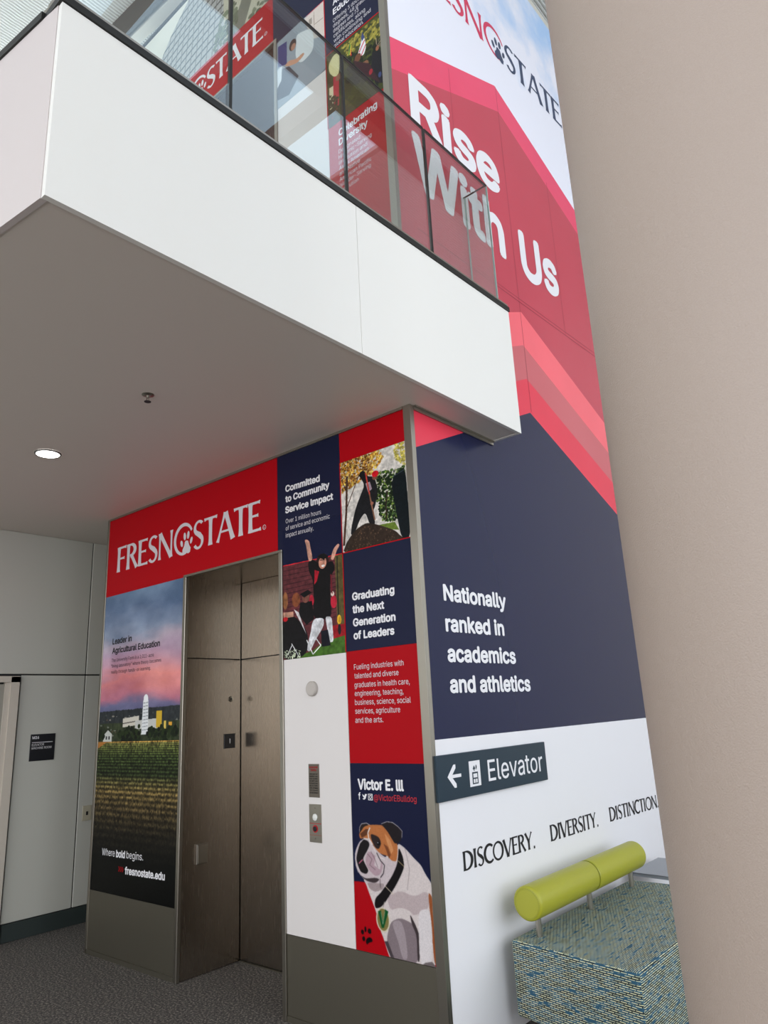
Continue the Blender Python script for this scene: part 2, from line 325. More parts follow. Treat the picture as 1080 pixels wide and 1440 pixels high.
# ---- flat print outlines in wall coordinates (x, z)
DOG=[('p',(212,200,197),[[-0.242,0.95],[-0.203,0.932],[-0.148,0.889],[-0.107,0.862],[-0.082,0.823],[-0.044,0.782],[-0.041,0.757],[-0.04,0.708],[-0.038,0.61],[-0.039,0.538],[-0.044,0.426],[-0.149,0.418],[-0.24,0.421],[-0.334,0.418],[-0.354,0.458],[-0.373,0.506],[-0.39,0.534],[-0.412,0.614],[-0.454,0.693],[-0.479,0.743],[-0.497,0.763],[-0.247,0.944]]),('p',(185,168,168),[[-0.338,0.695],[-0.246,0.736],[-0.161,0.714],[-0.074,0.754],[-0.067,0.675],[-0.168,0.628],[-0.195,0.65],[-0.252,0.658],[-0.32,0.635]]),('p',(130,116,120),[[-0.323,0.584],[-0.255,0.612],[-0.171,0.593],[-0.152,0.556],[-0.149,0.421],[-0.283,0.424],[-0.326,0.427],[-0.355,0.493]]),('p',(160,146,150),[[-0.316,0.585],[-0.256,0.602],[-0.23,0.556],[-0.218,0.434],[-0.254,0.428],[-0.277,0.504]]),('p',(60,50,52),[[-0.195,0.64],[-0.157,0.585],[-0.136,0.539],[-0.148,0.435],[-0.161,0.433],[-0.157,0.546],[-0.185,0.591]]),('p',(70,60,64),[[-0.367,0.491],[-0.344,0.495],[-0.305,0.42],[-0.327,0.42]]),('p',(218,210,210),[[-0.138,0.657],[-0.067,0.675],[-0.059,0.608],[-0.074,0.428],[-0.148,0.421],[-0.144,0.572]]),('p',(150,82,45),[[-0.071,0.747],[-0.049,0.727],[-0.051,0.658],[-0.046,0.561],[-0.043,0.433],[-0.059,0.444],[-0.063,0.511],[-0.062,0.607],[-0.07,0.68]]),('p',(110,100,100),[[-0.114,0.436],[-0.072,0.447],[-0.044,0.423],[-0.142,0.418]]),('l',(150,130,128),0.004,[[-0.223,0.857],[-0.241,0.809],[-0.282,0.753]]),('l',(165,150,150),0.004,[[-0.203,0.932],[-0.181,0.835],[-0.202,0.74]]),('p',(200,186,188),[[-0.451,0.957],[-0.379,0.897],[-0.327,0.875],[-0.252,0.87],[-0.271,0.806],[-0.312,0.76],[-0.351,0.73],[-0.414,0.708],[-0.452,0.719],[-0.478,0.754],[-0.521,0.783],[-0.543,0.824],[-0.551,0.857],[-0.543,0.896],[-0.512,0.942],[-0.479,0.958]]),('p',(182,110,62),[[-0.514,0.976],[-0.497,1.002],[-0.463,1.023],[-0.435,1.027],[-0.395,1.03],[-0.34,1.03],[-0.303,1.01],[-0.267,0.97],[-0.25,0.944],[-0.253,0.902],[-0.263,0.864],[-0.297,0.866],[-0.318,0.886],[-0.349,0.889],[-0.379,0.897],[-0.409,0.922],[-0.439,0.958],[-0.478,0.961],[-0.507,0.954]]),('p',(120,66,38),[[-0.345,0.943],[-0.316,0.929],[-0.299,0.893],[-0.312,0.873],[-0.328,0.912]]),('p',(205,140,90),[[-0.334,0.992],[-0.298,0.962],[-0.279,0.916],[-0.295,0.898],[-0.322,0.95]]),('p',(95,55,35),[[-0.506,0.979],[-0.464,1.006],[-0.444,1.005],[-0.458,0.976],[-0.495,0.96]]),('p',(38,30,30),[[-0.51,0.981],[-0.51,1.009],[-0.495,1.03],[-0.458,1.033],[-0.439,1.026],[-0.475,1.017],[-0.497,0.993]]),('l',(205,198,195),0.003,[[-0.51,0.987],[-0.508,1.01],[-0.493,1.029],[-0.457,1.035],[-0.435,1.026]]),('p',(32,27,30),[[-0.359,1.034],[-0.315,1.049],[-0.277,1.047],[-0.241,1.03],[-0.216,1.01],[-0.218,0.984],[-0.23,0.964],[-0.246,0.95],[-0.269,0.948],[-0.29,0.973],[-0.311,0.999],[-0.34,1.024]]),('l',(190,182,182),0.003,[[-0.355,1.036],[-0.315,1.049],[-0.277,1.047],[-0.241,1.029],[-0.216,1.01],[-0.22,0.978]]),('l',(225,215,210),0.007,[[-0.434,1.014],[-0.45,0.988],[-0.446,0.963],[-0.42,0.932]]),('p',(45,35,35),[[-0.433,0.986],[-0.374,0.973],[-0.359,0.942],[-0.377,0.914],[-0.401,0.917],[-0.427,0.954]]),('e',(12,10,12),[-0.378,0.941,0.012,0.009]),('e',(190,190,200),[-0.383,0.944,0.004,0.003]),('p',(28,24,26),[[-0.495,0.955],[-0.451,0.949],[-0.44,0.931],[-0.458,0.902],[-0.483,0.873],[-0.492,0.856],[-0.474,0.83],[-0.455,0.805],[-0.472,0.787],[-0.512,0.794],[-0.53,0.825],[-0.541,0.857],[-0.522,0.908]]),('l',(215,205,203),0.006,[[-0.479,0.958],[-0.447,0.957],[-0.421,0.927],[-0.399,0.896],[-0.377,0.876],[-0.342,0.868]]),('l',(195,185,185),0.004,[[-0.479,0.958],[-0.521,0.925],[-0.546,0.879],[-0.544,0.824],[-0.528,0.79]]),('p',(178,150,158),[[-0.45,0.903],[-0.404,0.879],[-0.352,0.846],[-0.37,0.797],[-0.41,0.782],[-0.447,0.805],[-0.47,0.83],[-0.476,0.863]]),('p',(205,190,192),[[-0.404,0.879],[-0.366,0.855],[-0.376,0.817],[-0.414,0.835]]),('l',(110,88,95),0.003,[[-0.459,0.886],[-0.428,0.861],[-0.446,0.833],[-0.408,0.814]]),('l',(110,88,95),0.003,[[-0.434,0.899],[-0.405,0.858],[-0.391,0.827]]),('l',(195,110,135),0.006,[[-0.522,0.834],[-0.494,0.855]]),('l',(45,36,42),0.005,[[-0.395,0.896],[-0.37,0.86],[-0.344,0.841],[-0.353,0.803],[-0.375,0.78]]),('p',(60,50,52),[[-0.521,0.783],[-0.477,0.765],[-0.41,0.777],[-0.379,0.772],[-0.412,0.75],[-0.474,0.755]]),('p',(160,144,144),[[-0.47,0.75],[-0.404,0.751],[-0.35,0.756],[-0.359,0.729],[-0.414,0.709],[-0.452,0.719]]),('l',(90,78,80),0.004,[[-0.379,0.775],[-0.378,0.732]]),('p',(20,17,19),[[-0.244,0.934],[-0.22,0.894],[-0.213,0.847],[-0.234,0.809],[-0.275,0.753],[-0.315,0.708],[-0.347,0.673],[-0.38,0.643],[-0.415,0.633],[-0.424,0.649],[-0.416,0.681],[-0.375,0.712],[-0.335,0.753],[-0.294,0.798],[-0.261,0.849],[-0.25,0.891]]),('l',(205,190,165),0.004,[[-0.347,0.744],[-0.293,0.71]]),('l',(165,145,105),0.004,[[-0.253,0.87],[-0.215,0.846]]),('l',(150,140,130),0.004,[[-0.355,0.672],[-0.368,0.64]]),('e',(212,204,180),[-0.37,0.587,0.046,0.056]),('e',(128,116,66),[-0.37,0.588,0.038,0.05]),('p',(14,80,38),[[-0.402,0.623],[-0.381,0.628],[-0.368,0.568],[-0.38,0.545]]),('p',(14,80,38),[[-0.354,0.637],[-0.332,0.629],[-0.367,0.55],[-0.379,0.553]]),('l',(200,205,180),0.002,[[-0.382,0.622],[-0.372,0.567],[-0.355,0.628]]),('e',(8,6,8),[-0.514,0.513,0.01,0.011]),('e',(8,6,8),[-0.493,0.528,0.007,0.013]),('e',(8,6,8),[-0.465,0.523,0.012,0.012]),('e',(8,6,8),[-0.507,0.483,0.01,0.011]),('p',(8,6,8),[[-0.488,0.486],[-0.469,0.496],[-0.45,0.492],[-0.446,0.478],[-0.471,0.471],[-0.487,0.458],[-0.493,0.471]])]
TREE=[('d',(196,138,48),500,0.009,[[-0.556,3.082],[-0.259,3.08],[-0.208,3.021],[-0.324,2.931],[-0.438,2.915],[-0.558,2.877]]),('d',(226,190,90),260,0.008,[[-0.556,3.082],[-0.259,3.08],[-0.208,3.021],[-0.324,2.931],[-0.438,2.915],[-0.558,2.877]]),('d',(120,76,34),200,0.007,[[-0.556,3.082],[-0.316,3.073],[-0.324,2.931],[-0.438,2.915],[-0.558,2.877]]),('d',(200,186,90),160,0.008,[[-0.136,3.089],[-0.057,3.077],[-0.058,2.927],[-0.129,2.989]]),('l',(74,50,38),0.016,[[-0.506,2.977],[-0.522,2.757],[-0.55,2.555]]),('l',(74,50,38),0.006,[[-0.518,2.778],[-0.454,2.886],[-0.407,2.963]]),('l',(74,50,38),0.006,[[-0.516,2.889],[-0.554,2.966]]),('d',(58,88,38),500,0.009,[[-0.268,2.939],[-0.134,2.926],[-0.061,2.939],[-0.072,2.7],[-0.154,2.625],[-0.259,2.647],[-0.282,2.812]]),('d',(120,140,66),220,0.007,[[-0.268,2.939],[-0.134,2.926],[-0.061,2.939],[-0.072,2.7],[-0.154,2.625],[-0.259,2.647],[-0.282,2.812]]),('d',(24,38,18),300,0.009,[[-0.269,2.917],[-0.062,2.918],[-0.072,2.7],[-0.154,2.625],[-0.259,2.647],[-0.282,2.812]]),('l',(50,36,28),0.009,[[-0.212,2.648],[-0.213,2.732],[-0.194,2.813]]),('p',(100,120,44),[[-0.287,2.626],[-0.155,2.62],[-0.126,2.568],[-0.235,2.595]]),('p',(28,28,31),[[-0.392,2.976],[-0.364,2.974],[-0.345,2.936],[-0.29,2.922],[-0.268,2.841],[-0.29,2.749],[-0.313,2.712],[-0.297,2.632],[-0.341,2.641],[-0.371,2.724],[-0.415,2.69],[-0.461,2.614],[-0.494,2.607],[-0.48,2.671],[-0.446,2.763],[-0.399,2.84],[-0.368,2.887],[-0.401,2.951]]),('e',(120,76,60),[-0.286,2.917,0.021,0.017]),('e',(200,22,34),[-0.282,2.936,0.026,0.019]),('e',(24,24,26),[-0.382,2.957,0.024,0.022]),('p',(160,140,150),[[-0.361,2.896],[-0.326,2.899],[-0.312,2.851],[-0.343,2.837]]),('l',(190,66,56),0.01,[[-0.357,2.962],[-0.333,2.824]]),('l',(130,92,70),0.01,[[-0.333,2.824],[-0.301,2.661]]),('e',(150,95,75),[-0.317,2.764,0.012,0.01]),('p',(52,40,32),[[-0.567,2.502],[-0.528,2.573],[-0.453,2.634],[-0.367,2.659],[-0.287,2.632],[-0.158,2.574],[-0.11,2.522],[-0.048,2.504],[-0.049,2.492]]),('d',(84,64,48),180,0.005,[[-0.552,2.512],[-0.514,2.559],[-0.368,2.648],[-0.159,2.564],[-0.073,2.512]]),('p',(14,22,26),[[-0.058,2.922],[-0.147,2.886],[-0.166,2.838],[-0.148,2.717],[-0.13,2.61],[-0.113,2.52],[-0.049,2.502],[-0.052,2.716]]),('l',(60,72,80),0.005,[[-0.15,2.885],[-0.063,2.907]])]
GRADS=[('p',(96,46,50),[[-1.109,2.524],[-0.552,2.51],[-0.517,2.504],[-0.545,1.921],[-1.118,1.927]]),('l',(66,30,36),0.006,[[-1.085,2.486],[-0.62,2.476]]),('l',(66,30,36),0.006,[[-1.085,2.456],[-0.621,2.45]]),('l',(66,30,36),0.005,[[-1.086,2.426],[-0.622,2.424]]),('l',(66,30,36),0.006,[[-1.086,2.397],[-0.623,2.399]]),('l',(66,30,36),0.005,[[-1.087,2.367],[-0.624,2.373]]),('l',(66,30,36),0.006,[[-1.087,2.338],[-0.625,2.348]]),('l',(66,30,36),0.006,[[-1.088,2.309],[-0.626,2.322]]),('l',(66,30,36),0.006,[[-1.088,2.28],[-0.628,2.297]]),('l',(66,30,36),0.005,[[-1.089,2.25],[-0.629,2.272]]),('l',(66,30,36),0.006,[[-1.089,2.222],[-0.63,2.247]]),('l',(66,30,36),0.006,[[-1.09,2.193],[-0.631,2.222]]),('l',(66,30,36),0.006,[[-1.09,2.164],[-0.632,2.197]]),('l',(66,30,36),0.005,[[-1.09,2.135],[-0.633,2.172]]),('l',(66,30,36),0.006,[[-1.091,2.107],[-0.634,2.147]]),('p',(90,80,44),[[-0.63,2.51],[-0.552,2.51],[-0.554,2.022],[-0.624,2.04]]),('l',(40,40,30),0.011,[[-0.611,2.501],[-0.615,2.08]]),('p',(150,26,34),[[-0.665,2.096],[-0.55,2.098],[-0.554,2.022],[-0.669,2.013]]),('p',(68,104,36),[[-1.086,1.925],[-0.833,1.967],[-0.742,2.01],[-0.554,2.032],[-0.559,1.922]]),('l',(215,36,46),0.006,[[-1.109,2.521],[-0.545,2.51]]),('e',(222,168,44),[-0.609,2.125,0.017,0.028]),('e',(30,30,34),[-0.609,2.069,0.013,0.031]),('e',(46,26,24),[-0.735,2.49,0.054,0.05]),('p',(18,16,18),[[-0.808,2.513],[-0.741,2.463],[-0.649,2.486],[-0.628,2.428],[-0.668,2.392],[-0.679,2.297],[-0.666,2.153],[-0.737,2.14],[-0.827,2.162],[-0.816,2.284],[-0.82,2.394],[-0.857,2.455],[-0.859,2.511],[-0.824,2.518]]),('p',(200,148,128),[[-0.856,2.508],[-0.816,2.515],[-0.838,2.608],[-0.844,2.637],[-0.863,2.652],[-0.888,2.654],[-0.872,2.615]]),('p',(200,148,128),[[-0.667,2.493],[-0.64,2.482],[-0.615,2.532],[-0.584,2.567],[-0.601,2.578],[-0.64,2.552]]),('e',(196,136,114),[-0.734,2.483,0.033,0.037]),('e',(250,245,240),[-0.73,2.464,0.014,0.007]),('l',(30,20,20),0.004,[[-0.755,2.502],[-0.709,2.498]]),('p',(15,14,16),[[-0.781,2.529],[-0.722,2.54],[-0.681,2.513],[-0.724,2.501]]),('p',(170,28,44),[[-0.803,2.451],[-0.765,2.434],[-0.786,2.378],[-0.809,2.359]]),('e',(186,36,56),[-0.836,2.267,0.021,0.034]),('e',(186,36,56),[-0.649,2.235,0.026,0.038]),('e',(220,200,188),[-0.657,2.283,0.014,0.015]),('l',(120,24,36),0.008,[[-0.667,2.402],[-0.66,2.284]]),('p',(212,212,214),[[-0.827,2.156],[-0.734,2.151],[-0.736,2.103],[-0.809,2.027],[-0.861,1.959],[-0.89,1.98],[-0.853,2.063]]),('p',(212,212,214),[[-0.725,2.157],[-0.669,2.15],[-0.663,2.075],[-0.659,2.002],[-0.695,2.002],[-0.707,2.079]]),('p',(22,22,32),[[-0.762,2.075],[-0.703,2.077],[-0.684,1.984],[-0.758,1.983]]),('p',(20,18,20),[[-0.934,2.267],[-0.832,2.264],[-0.817,2.155],[-0.882,2.125],[-0.952,2.193]]),('e',(130,80,68),[-0.886,2.288,0.032,0.028]),('p',(15,14,16),[[-0.936,2.32],[-0.865,2.337],[-0.832,2.314],[-0.901,2.293]]),('e',(126,70,44),[-0.973,2.289,0.038,0.044]),('e',(150,95,60),[-1.071,2.296,0.023,0.055]),('p',(22,20,22),[[-1.114,2.201],[-1.0,2.198],[-0.906,2.122],[-0.868,2.054],[-0.888,1.94],[-1.118,1.927]]),('p',(190,140,118),[[-1.114,2.226],[-0.999,2.22],[-0.997,2.187],[-1.114,2.19]]),('e',(190,30,40),[-1.073,2.18,0.023,0.014]),('p',(215,210,210),[[-0.994,2.233],[-0.951,2.209],[-0.886,2.067],[-0.919,2.118]]),('l',(225,225,225),0.007,[[-0.885,2.035],[-0.834,1.946],[-0.765,1.992],[-0.816,2.049]]),('l',(225,225,225),0.006,[[-1.019,2.026],[-0.95,1.937]]),('l',(225,225,225),0.006,[[-1.069,1.945],[-1.011,2.02]]),('d',(190,200,170),60,0.006,[[-1.085,1.989],[-0.941,1.987],[-0.934,1.933],[-1.086,1.935]])]
FLAGS=[('d',(70,74,30),500,0.02,[[-0.571,6.207],[-0.049,6.208],[-0.0,5.627],[-0.559,5.618]]),('d',(150,140,60),200,0.014,[[-0.418,6.192],[-0.05,6.196],[-0.048,6.014],[-0.355,6.081]]),('d',(28,34,22),260,0.018,[[-0.355,6.081],[-0.063,5.977],[-0.05,5.594],[-0.366,5.845]]),('p',(225,225,228),[[-0.204,6.174],[-0.176,6.029],[-0.203,5.965],[-0.253,5.992],[-0.258,6.02],[-0.23,6.071]]),('l',(190,40,56),0.009,[[-0.19,6.089],[-0.245,6.022]]),('l',(190,40,56),0.008,[[-0.181,6.045],[-0.228,5.978]]),('p',(60,70,120),[[-0.207,6.173],[-0.188,6.112],[-0.215,6.096],[-0.22,6.136]]),('p',(200,180,50),[[-0.326,6.177],[-0.312,6.135],[-0.323,6.057],[-0.342,6.071]]),('p',(40,110,60),[[-0.326,6.177],[-0.32,6.141],[-0.337,6.067],[-0.344,6.079]]),('p',(190,50,50),[[-0.318,6.115],[-0.314,6.05],[-0.327,6.048]]),('p',(30,28,34),[[-0.128,5.933],[-0.05,5.885],[-0.049,5.616],[-0.119,5.667],[-0.148,5.805]]),('l',(40,30,30),0.004,[[-0.087,5.954],[-0.104,6.03]]),('l',(190,170,140),0.004,[[-0.087,5.954],[-0.089,6.025]]),('l',(40,30,30),0.004,[[-0.087,5.954],[-0.073,6.015]]),('l',(190,170,140),0.004,[[-0.087,5.954],[-0.057,6.001]]),('l',(40,30,30),0.004,[[-0.087,5.954],[-0.043,5.984]]),('l',(190,170,140),0.004,[[-0.087,5.954],[-0.03,5.965]]),('l',(40,30,30),0.004,[[-0.087,5.954],[-0.02,5.944]]),('l',(190,170,140),0.004,[[-0.087,5.954],[-0.013,5.924]]),('l',(40,30,30),0.004,[[-0.087,5.954],[-0.01,5.905]]),('l',(190,170,140),0.004,[[-0.087,5.954],[-0.01,5.902]]),('l',(40,30,30),0.004,[[-0.087,5.954],[-0.013,5.921]]),('l',(190,170,140),0.004,[[-0.087,5.954],[-0.019,5.941]]),('l',(40,30,30),0.004,[[-0.087,5.954],[-0.028,5.962]]),('l',(190,170,140),0.004,[[-0.087,5.954],[-0.041,5.981]]),('l',(40,30,30),0.004,[[-0.087,5.954],[-0.055,5.999]]),('e',(150,96,70),[-0.083,5.934,0.015,0.021]),('e',(110,70,50),[-0.26,5.985,0.03,0.035]),('e',(130,88,64),[-0.201,5.88,0.036,0.032]),('p',(60,36,40),[[-0.306,5.995],[-0.158,5.86],[-0.072,5.633],[-0.26,5.864]]),('e',(150,40,50),[-0.15,5.783,0.017,0.023]),('e',(60,70,110),[-0.074,5.704,0.014,0.023]),('p',(226,216,160),[[-0.539,6.132],[-0.487,6.182],[-0.439,6.17],[-0.426,6.11],[-0.441,5.973],[-0.489,5.983],[-0.535,6.054]]),('p',(186,50,58),[[-0.498,5.99],[-0.441,5.967],[-0.454,5.691],[-0.524,5.631],[-0.502,5.821]]),('p',(220,208,170),[[-0.54,5.921],[-0.499,5.916],[-0.505,5.75],[-0.55,5.672]]),('e',(150,100,76),[-0.449,5.954,0.027,0.029]),('d',(50,56,30),120,0.014,[[-0.556,5.859],[-0.45,5.784],[-0.457,5.61],[-0.559,5.618]])]
LAB=[('p',(150,160,168),[[-1.102,6.753],[-0.76,6.765],[-0.542,6.769],[-0.504,6.158],[-1.112,5.93]]),('p',(40,50,110),[[-1.081,6.713],[-0.977,6.692],[-0.981,6.472],[-1.08,6.511]]),('p',(206,196,186),[[-0.787,6.752],[-0.555,6.757],[-0.561,6.422],[-0.69,6.49]]),('l',(130,110,100),0.004,[[-0.672,6.739],[-0.675,6.569]]),('l',(130,110,100),0.005,[[-0.674,6.614],[-0.579,6.605]]),('p',(150,140,130),[[-0.729,6.705],[-0.697,6.702],[-0.696,6.643],[-0.729,6.653]]),('p',(222,226,226),[[-0.869,6.677],[-0.687,6.601],[-0.681,6.381],[-0.824,6.354],[-0.887,6.47],[-0.871,6.574]]),('e',(60,44,40),[-0.911,6.605,0.04,0.052]),('e',(180,130,106),[-0.905,6.582,0.027,0.032]),('p',(205,150,120),[[-1.009,6.47],[-0.954,6.486],[-0.874,6.438],[-0.795,6.446],[-0.783,6.414],[-0.862,6.394],[-0.955,6.43]]),('p',(60,64,72),[[-1.085,6.479],[-0.955,6.43],[-0.852,6.263],[-0.96,6.161],[-1.095,6.199]]),('p',(214,218,218),[[-1.098,6.49],[-1.036,6.49],[-1.045,6.358],[-1.101,6.306]]),('l',(225,60,70),0.007,[[-0.76,6.763],[-0.548,6.761]])]
# ------------------------------------------------------------------ materials
M_paint = mat('warm_white_paint', (226, 222, 214), 0.55, bump=0.12, bscale=350, noise=0.012, nscale=3)
M_fascia = mat('fascia_paint', (232, 229, 222), 0.5, bump=0.15, bscale=300)
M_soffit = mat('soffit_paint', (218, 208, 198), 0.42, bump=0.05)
M_wallgrey = mat('grey_green_panel', (188, 186, 176), 0.5, bump=0.1, bscale=250)
M_gap = mat('dark_joint', (26, 26, 27), 0.8)
M_col = mat('column_paint', (167, 151, 139), 0.5, bump=0.4, bscale=420, noise=0.03, nscale=500)
M_steel = mat('brushed_steel', (150, 143, 134), 0.34, metal=1.0, aniso=(300, 300, 6))
M_steel_door = mat('brushed_steel_door', (172, 162, 150), 0.23, metal=1.0, aniso=(260, 260, 5))
M_kick = mat('kick_steel', (122, 117, 104), 0.42, metal=0.85, aniso=(300, 300, 8))
M_trim = mat('satin_trim', (168, 163, 152), 0.32, metal=1.0)
M_dark = mat('dark_metal', (46, 46, 44), 0.4, metal=0.6)
M_red = mat('print_red', (178, 4, 20), 0.4, spec=.12)
M_navy = mat('print_navy', (20, 25, 54), 0.4, spec=.2)
M_navyR = mat('print_navy_mural', (23, 29, 64), 0.24, spec=.32)
M_white = mat('print_white', (236, 234, 236), 0.4)
M_offw = mat('white_laminate', (226, 220, 216), 0.4)
M_light = mat('print_pale_grey', (216, 212, 216), 0.4)
M_black = mat('print_black', (18, 18, 24), 0.4)
M_base = mat('rubber_base', (44, 52, 50), 0.5)
M_signblue = mat('sign_navy_green', (22, 46, 60), 0.35)
M_deck = mat('deck_metal', (236, 238, 236), 0.42, metal=0.1)
M_lamp = mat('lamp_lens', (255, 252, 246), 0.5, emit=7)
# floor
M_floor = bpy.data.materials.new('speckled_floor'); M_floor.use_nodes = True
nt = M_floor.node_tree; b = nt.nodes['Principled BSDF']; b.inputs['Roughness'].default_value = 0.75
tc = nt.nodes.new('ShaderNodeTexCoord'); n1 = nt.nodes.new('ShaderNodeTexNoise'); n1.inputs['Scale'].default_value = 75; n1.inputs['Detail'].default_value = 3; n1.inputs['Roughness'].default_value = .7
nt.links.new(tc.outputs['Object'], n1.inputs['Vector'])
cr = nt.nodes.new('ShaderNodeValToRGB'); e = cr.color_ramp.elements
e[0].position = .38; e[0].color = lin((46, 43, 42)); e[1].position = .62; e[1].color = lin((146, 138, 128)); q = cr.color_ramp.elements.new(.52); q.color = lin((80, 76, 73))
nt.links.new(n1.outputs[0], cr.inputs[0]); nt.links.new(cr.outputs[0], b.inputs['Base Color'])
bp = nt.nodes.new('ShaderNodeBump'); bp.inputs['Strength'].default_value = .4; bp.inputs['Distance'].default_value = .003
nt.links.new(n1.outputs[0], bp.inputs['Height']); nt.links.new(bp.outputs[0], b.inputs['Normal'])
# glass: fresnel mix of clear and mirror
def glass(name, tint, refl_rough=0.0):
    m = bpy.data.materials.new(name); m.use_nodes = True; nt = m.node_tree; nt.nodes.remove(nt.nodes['Principled BSDF'])
    t = nt.nodes.new('ShaderNodeBsdfTransparent'); t.inputs[0].default_value = tint+(1,)
    g = nt.nodes.new('ShaderNodeBsdfGlossy'); g.inputs['Roughness'].default_value = refl_rough
    lw = nt.nodes.new('ShaderNodeLayerWeight'); lw.inputs[0].default_value = .5; mx = nt.nodes.new('ShaderNodeMixShader')
    pw = nt.nodes.new('ShaderNodeMath'); pw.operation = 'POWER'; pw.inputs[1].default_value = 3.2; nt.links.new(lw.outputs['Facing'], pw.inputs[0])
    sc_ = nt.nodes.new('ShaderNodeMath'); sc_.operation = 'MULTIPLY_ADD'; sc_.inputs[1].default_value = .95; sc_.inputs[2].default_value = .045; nt.links.new(pw.outputs[0], sc_.inputs[0])
    nt.links.new(sc_.outputs[0], mx.inputs[0]); nt.links.new(t.outputs[0], mx.inputs[1]); nt.links.new(g.outputs[0], mx.inputs[2])
    nt.links.new(mx.outputs[0], nt.nodes['Material Output'].inputs[0]); return m
M_glass = glass('railing_glass', (.93, .965, .955))
M_glassedge = mat('glass_edge', (150, 185, 176), 0.15, spec=.8)
# mural reds: halftone ribbed print
def ribbed(name, a, b_, sc_=260):
    m = mat(name, a, 0.38); nt = m.node_tree; tc = nt.nodes.new('ShaderNodeTexCoord')
    mp = nt.nodes.new('ShaderNodeMapping'); mp.inputs['Rotation'].default_value = (math.radians(22), 0, 0)
    wv = nt.nodes.new('ShaderNodeTexWave'); wv.bands_direction = 'Z'; wv.inputs['Scale'].default_value = sc_/20; wv.inputs['Distortion'].default_value = .6
    n = nt.nodes.new('ShaderNodeTexNoise'); n.inputs['Scale'].default_value = 1.1; n.inputs['Detail'].default_value = 4
    nt.links.new(tc.outputs['Object'], mp.inputs[0]); nt.links.new(mp.outputs[0], wv.inputs['Vector']); nt.links.new(tc.outputs['Object'], n.inputs['Vector'])
    mu = nt.nodes.new('ShaderNodeMath'); mu.operation = 'MULTIPLY_ADD'; mu.inputs[1].default_value = .35; nt.links.new(wv.outputs[1], mu.inputs[0]); nt.links.new(n.outputs[0], mu.inputs[2])
    r = nt.nodes.new('ShaderNodeMixRGB'); r.inputs[1].default_value = lin(a); r.inputs[2].default_value = lin(b_)
    nt.links.new(mu.outputs[0], r.inputs[0]); nt.links.new(r.outputs[0], nt.nodes['Principled BSDF'].inputs['Base Color']); return m
M_mred = mat('mural_bright_red', (230, 52, 76), 0.38, noise=.04, nscale=2)
M_mred2 = ribbed('mural_ribbed_red', (208, 74, 90), (190, 62, 78))
M_mred3 = ribbed('mural_rose_red', (214, 108, 114), (200, 94, 100), 300)
M_mred4 = mat('mural_coral_red', (248, 104, 114), 0.38, noise=.04, nscale=2)
# clouds
M_sky = mat('mural_sky', (230, 238, 250), 0.4); nt = M_sky.node_tree
tc = nt.nodes.new('ShaderNodeTexCoord'); n = nt.nodes.new('ShaderNodeTexNoise'); n.inputs['Scale'].default_value = 1.3; n.inputs['Detail'].default_value = 7; n.inputs['Roughness'].default_value = .55
nt.links.new(tc.outputs['Object'], n.inputs['Vector']); sp = nt.nodes.new('ShaderNodeSeparateXYZ'); nt.links.new(tc.outputs['Object'], sp.inputs[0])
ma = nt.nodes.new('ShaderNodeMath'); ma.operation = 'MULTIPLY_ADD'; ma.inputs[1].default_value = .16; ma.inputs[2].default_value = -1.29; nt.links.new(sp.outputs['Z'], ma.inputs[0])
ad = nt.nodes.new('ShaderNodeMath'); nt.links.new(n.outputs[0], ad.inputs[0]); nt.links.new(ma.outputs[0], ad.inputs[1])
cr = nt.nodes.new('ShaderNodeValToRGB'); cr.color_ramp.elements[0].position = .42; cr.color_ramp.elements[0].color = lin((240, 240, 248)); cr.color_ramp.elements[1].position = .66; cr.color_ramp.elements[1].color = lin((172, 204, 240))
nt.links.new(ad.outputs[0], cr.inputs[0]); nt.links.new(cr.outputs[0], nt.nodes['Principled BSDF'].inputs['Base Color'])

# ------------------------------------------------------------------ SETTING
H = 3.286; F2 = 4.18; TOPF = 8.30; TOPR = 8.49
struct(MB().box(-8, 9.6, -9.6, 9, -0.15, 0).build('floor', M_floor))
# left wall: panels with open joints on a backing
wl = struct(MB().box(-4.30, -4.135, -3.2, 5.0, 0, H-.001).build('wall_left', M_gap))
def wpanel(y0, y1, z0, z1): return MB().box(-4.134, -4.12, y0, y1, z0, z1).build('panel', M_wallgrey, wl, bevel=.003, seg=1)
for (a, b) in ((-3.2, -1.75), (-1.74, .300), (.310, 1.75), (1.76, 3.2), (3.21, 5.0)):
    wpanel(a, b, 2.056, H-.001)
for (a, b) in ((-3.2, -1.75), (-.265, .300), (.310, 1.75), (1.76, 3.2), (3.21, 5.0)): wpanel(a, b, .135, 2.044)
wpanel(-1.74, -1.36, .135, 2.044)
struct(MB().box(-4.134, -4.108, -.26, 5.0, 0, .13).box(-4.134, -4.108, -3.2, -1.36, 0, .13).build('baseboard_left', M_base, bevel=.003, seg=1))
# door in the left wall
dr = struct(MB().box(-4.134, -4.110, -1.24, -.40, .005, 1.97).build('door_1', mat('door_paint', (150, 146, 134), 0.45)))
fr = MB(); fr.box(-4.134, -4.085, -.36, -.29, 0, 2.03).box(-4.134, -4.085, -1.35, -1.28, 0, 2.03).box(-4.134, -4.085, -1.35, -.29, 1.985, 2.035)
fr.box(-4.134, -4.10, -.40, -.36, 0, 1.99).box(-4.134, -4.10, -1.28, -1.24, 0, 1.99)
MB.build(fr, 'door_frame', mat('door_frame_paint', (196, 186, 172), 0.45), dr)
hd = MB().cyl((-4.11, -1.17, 1.0), (-4.06, -1.17, 1.0), .012); hd.cyl((-4.06, -1.18, 1.0), (-4.06, -1.06, 1.0), .01); hd.build('door_handle', M_steel, dr, smooth=True)
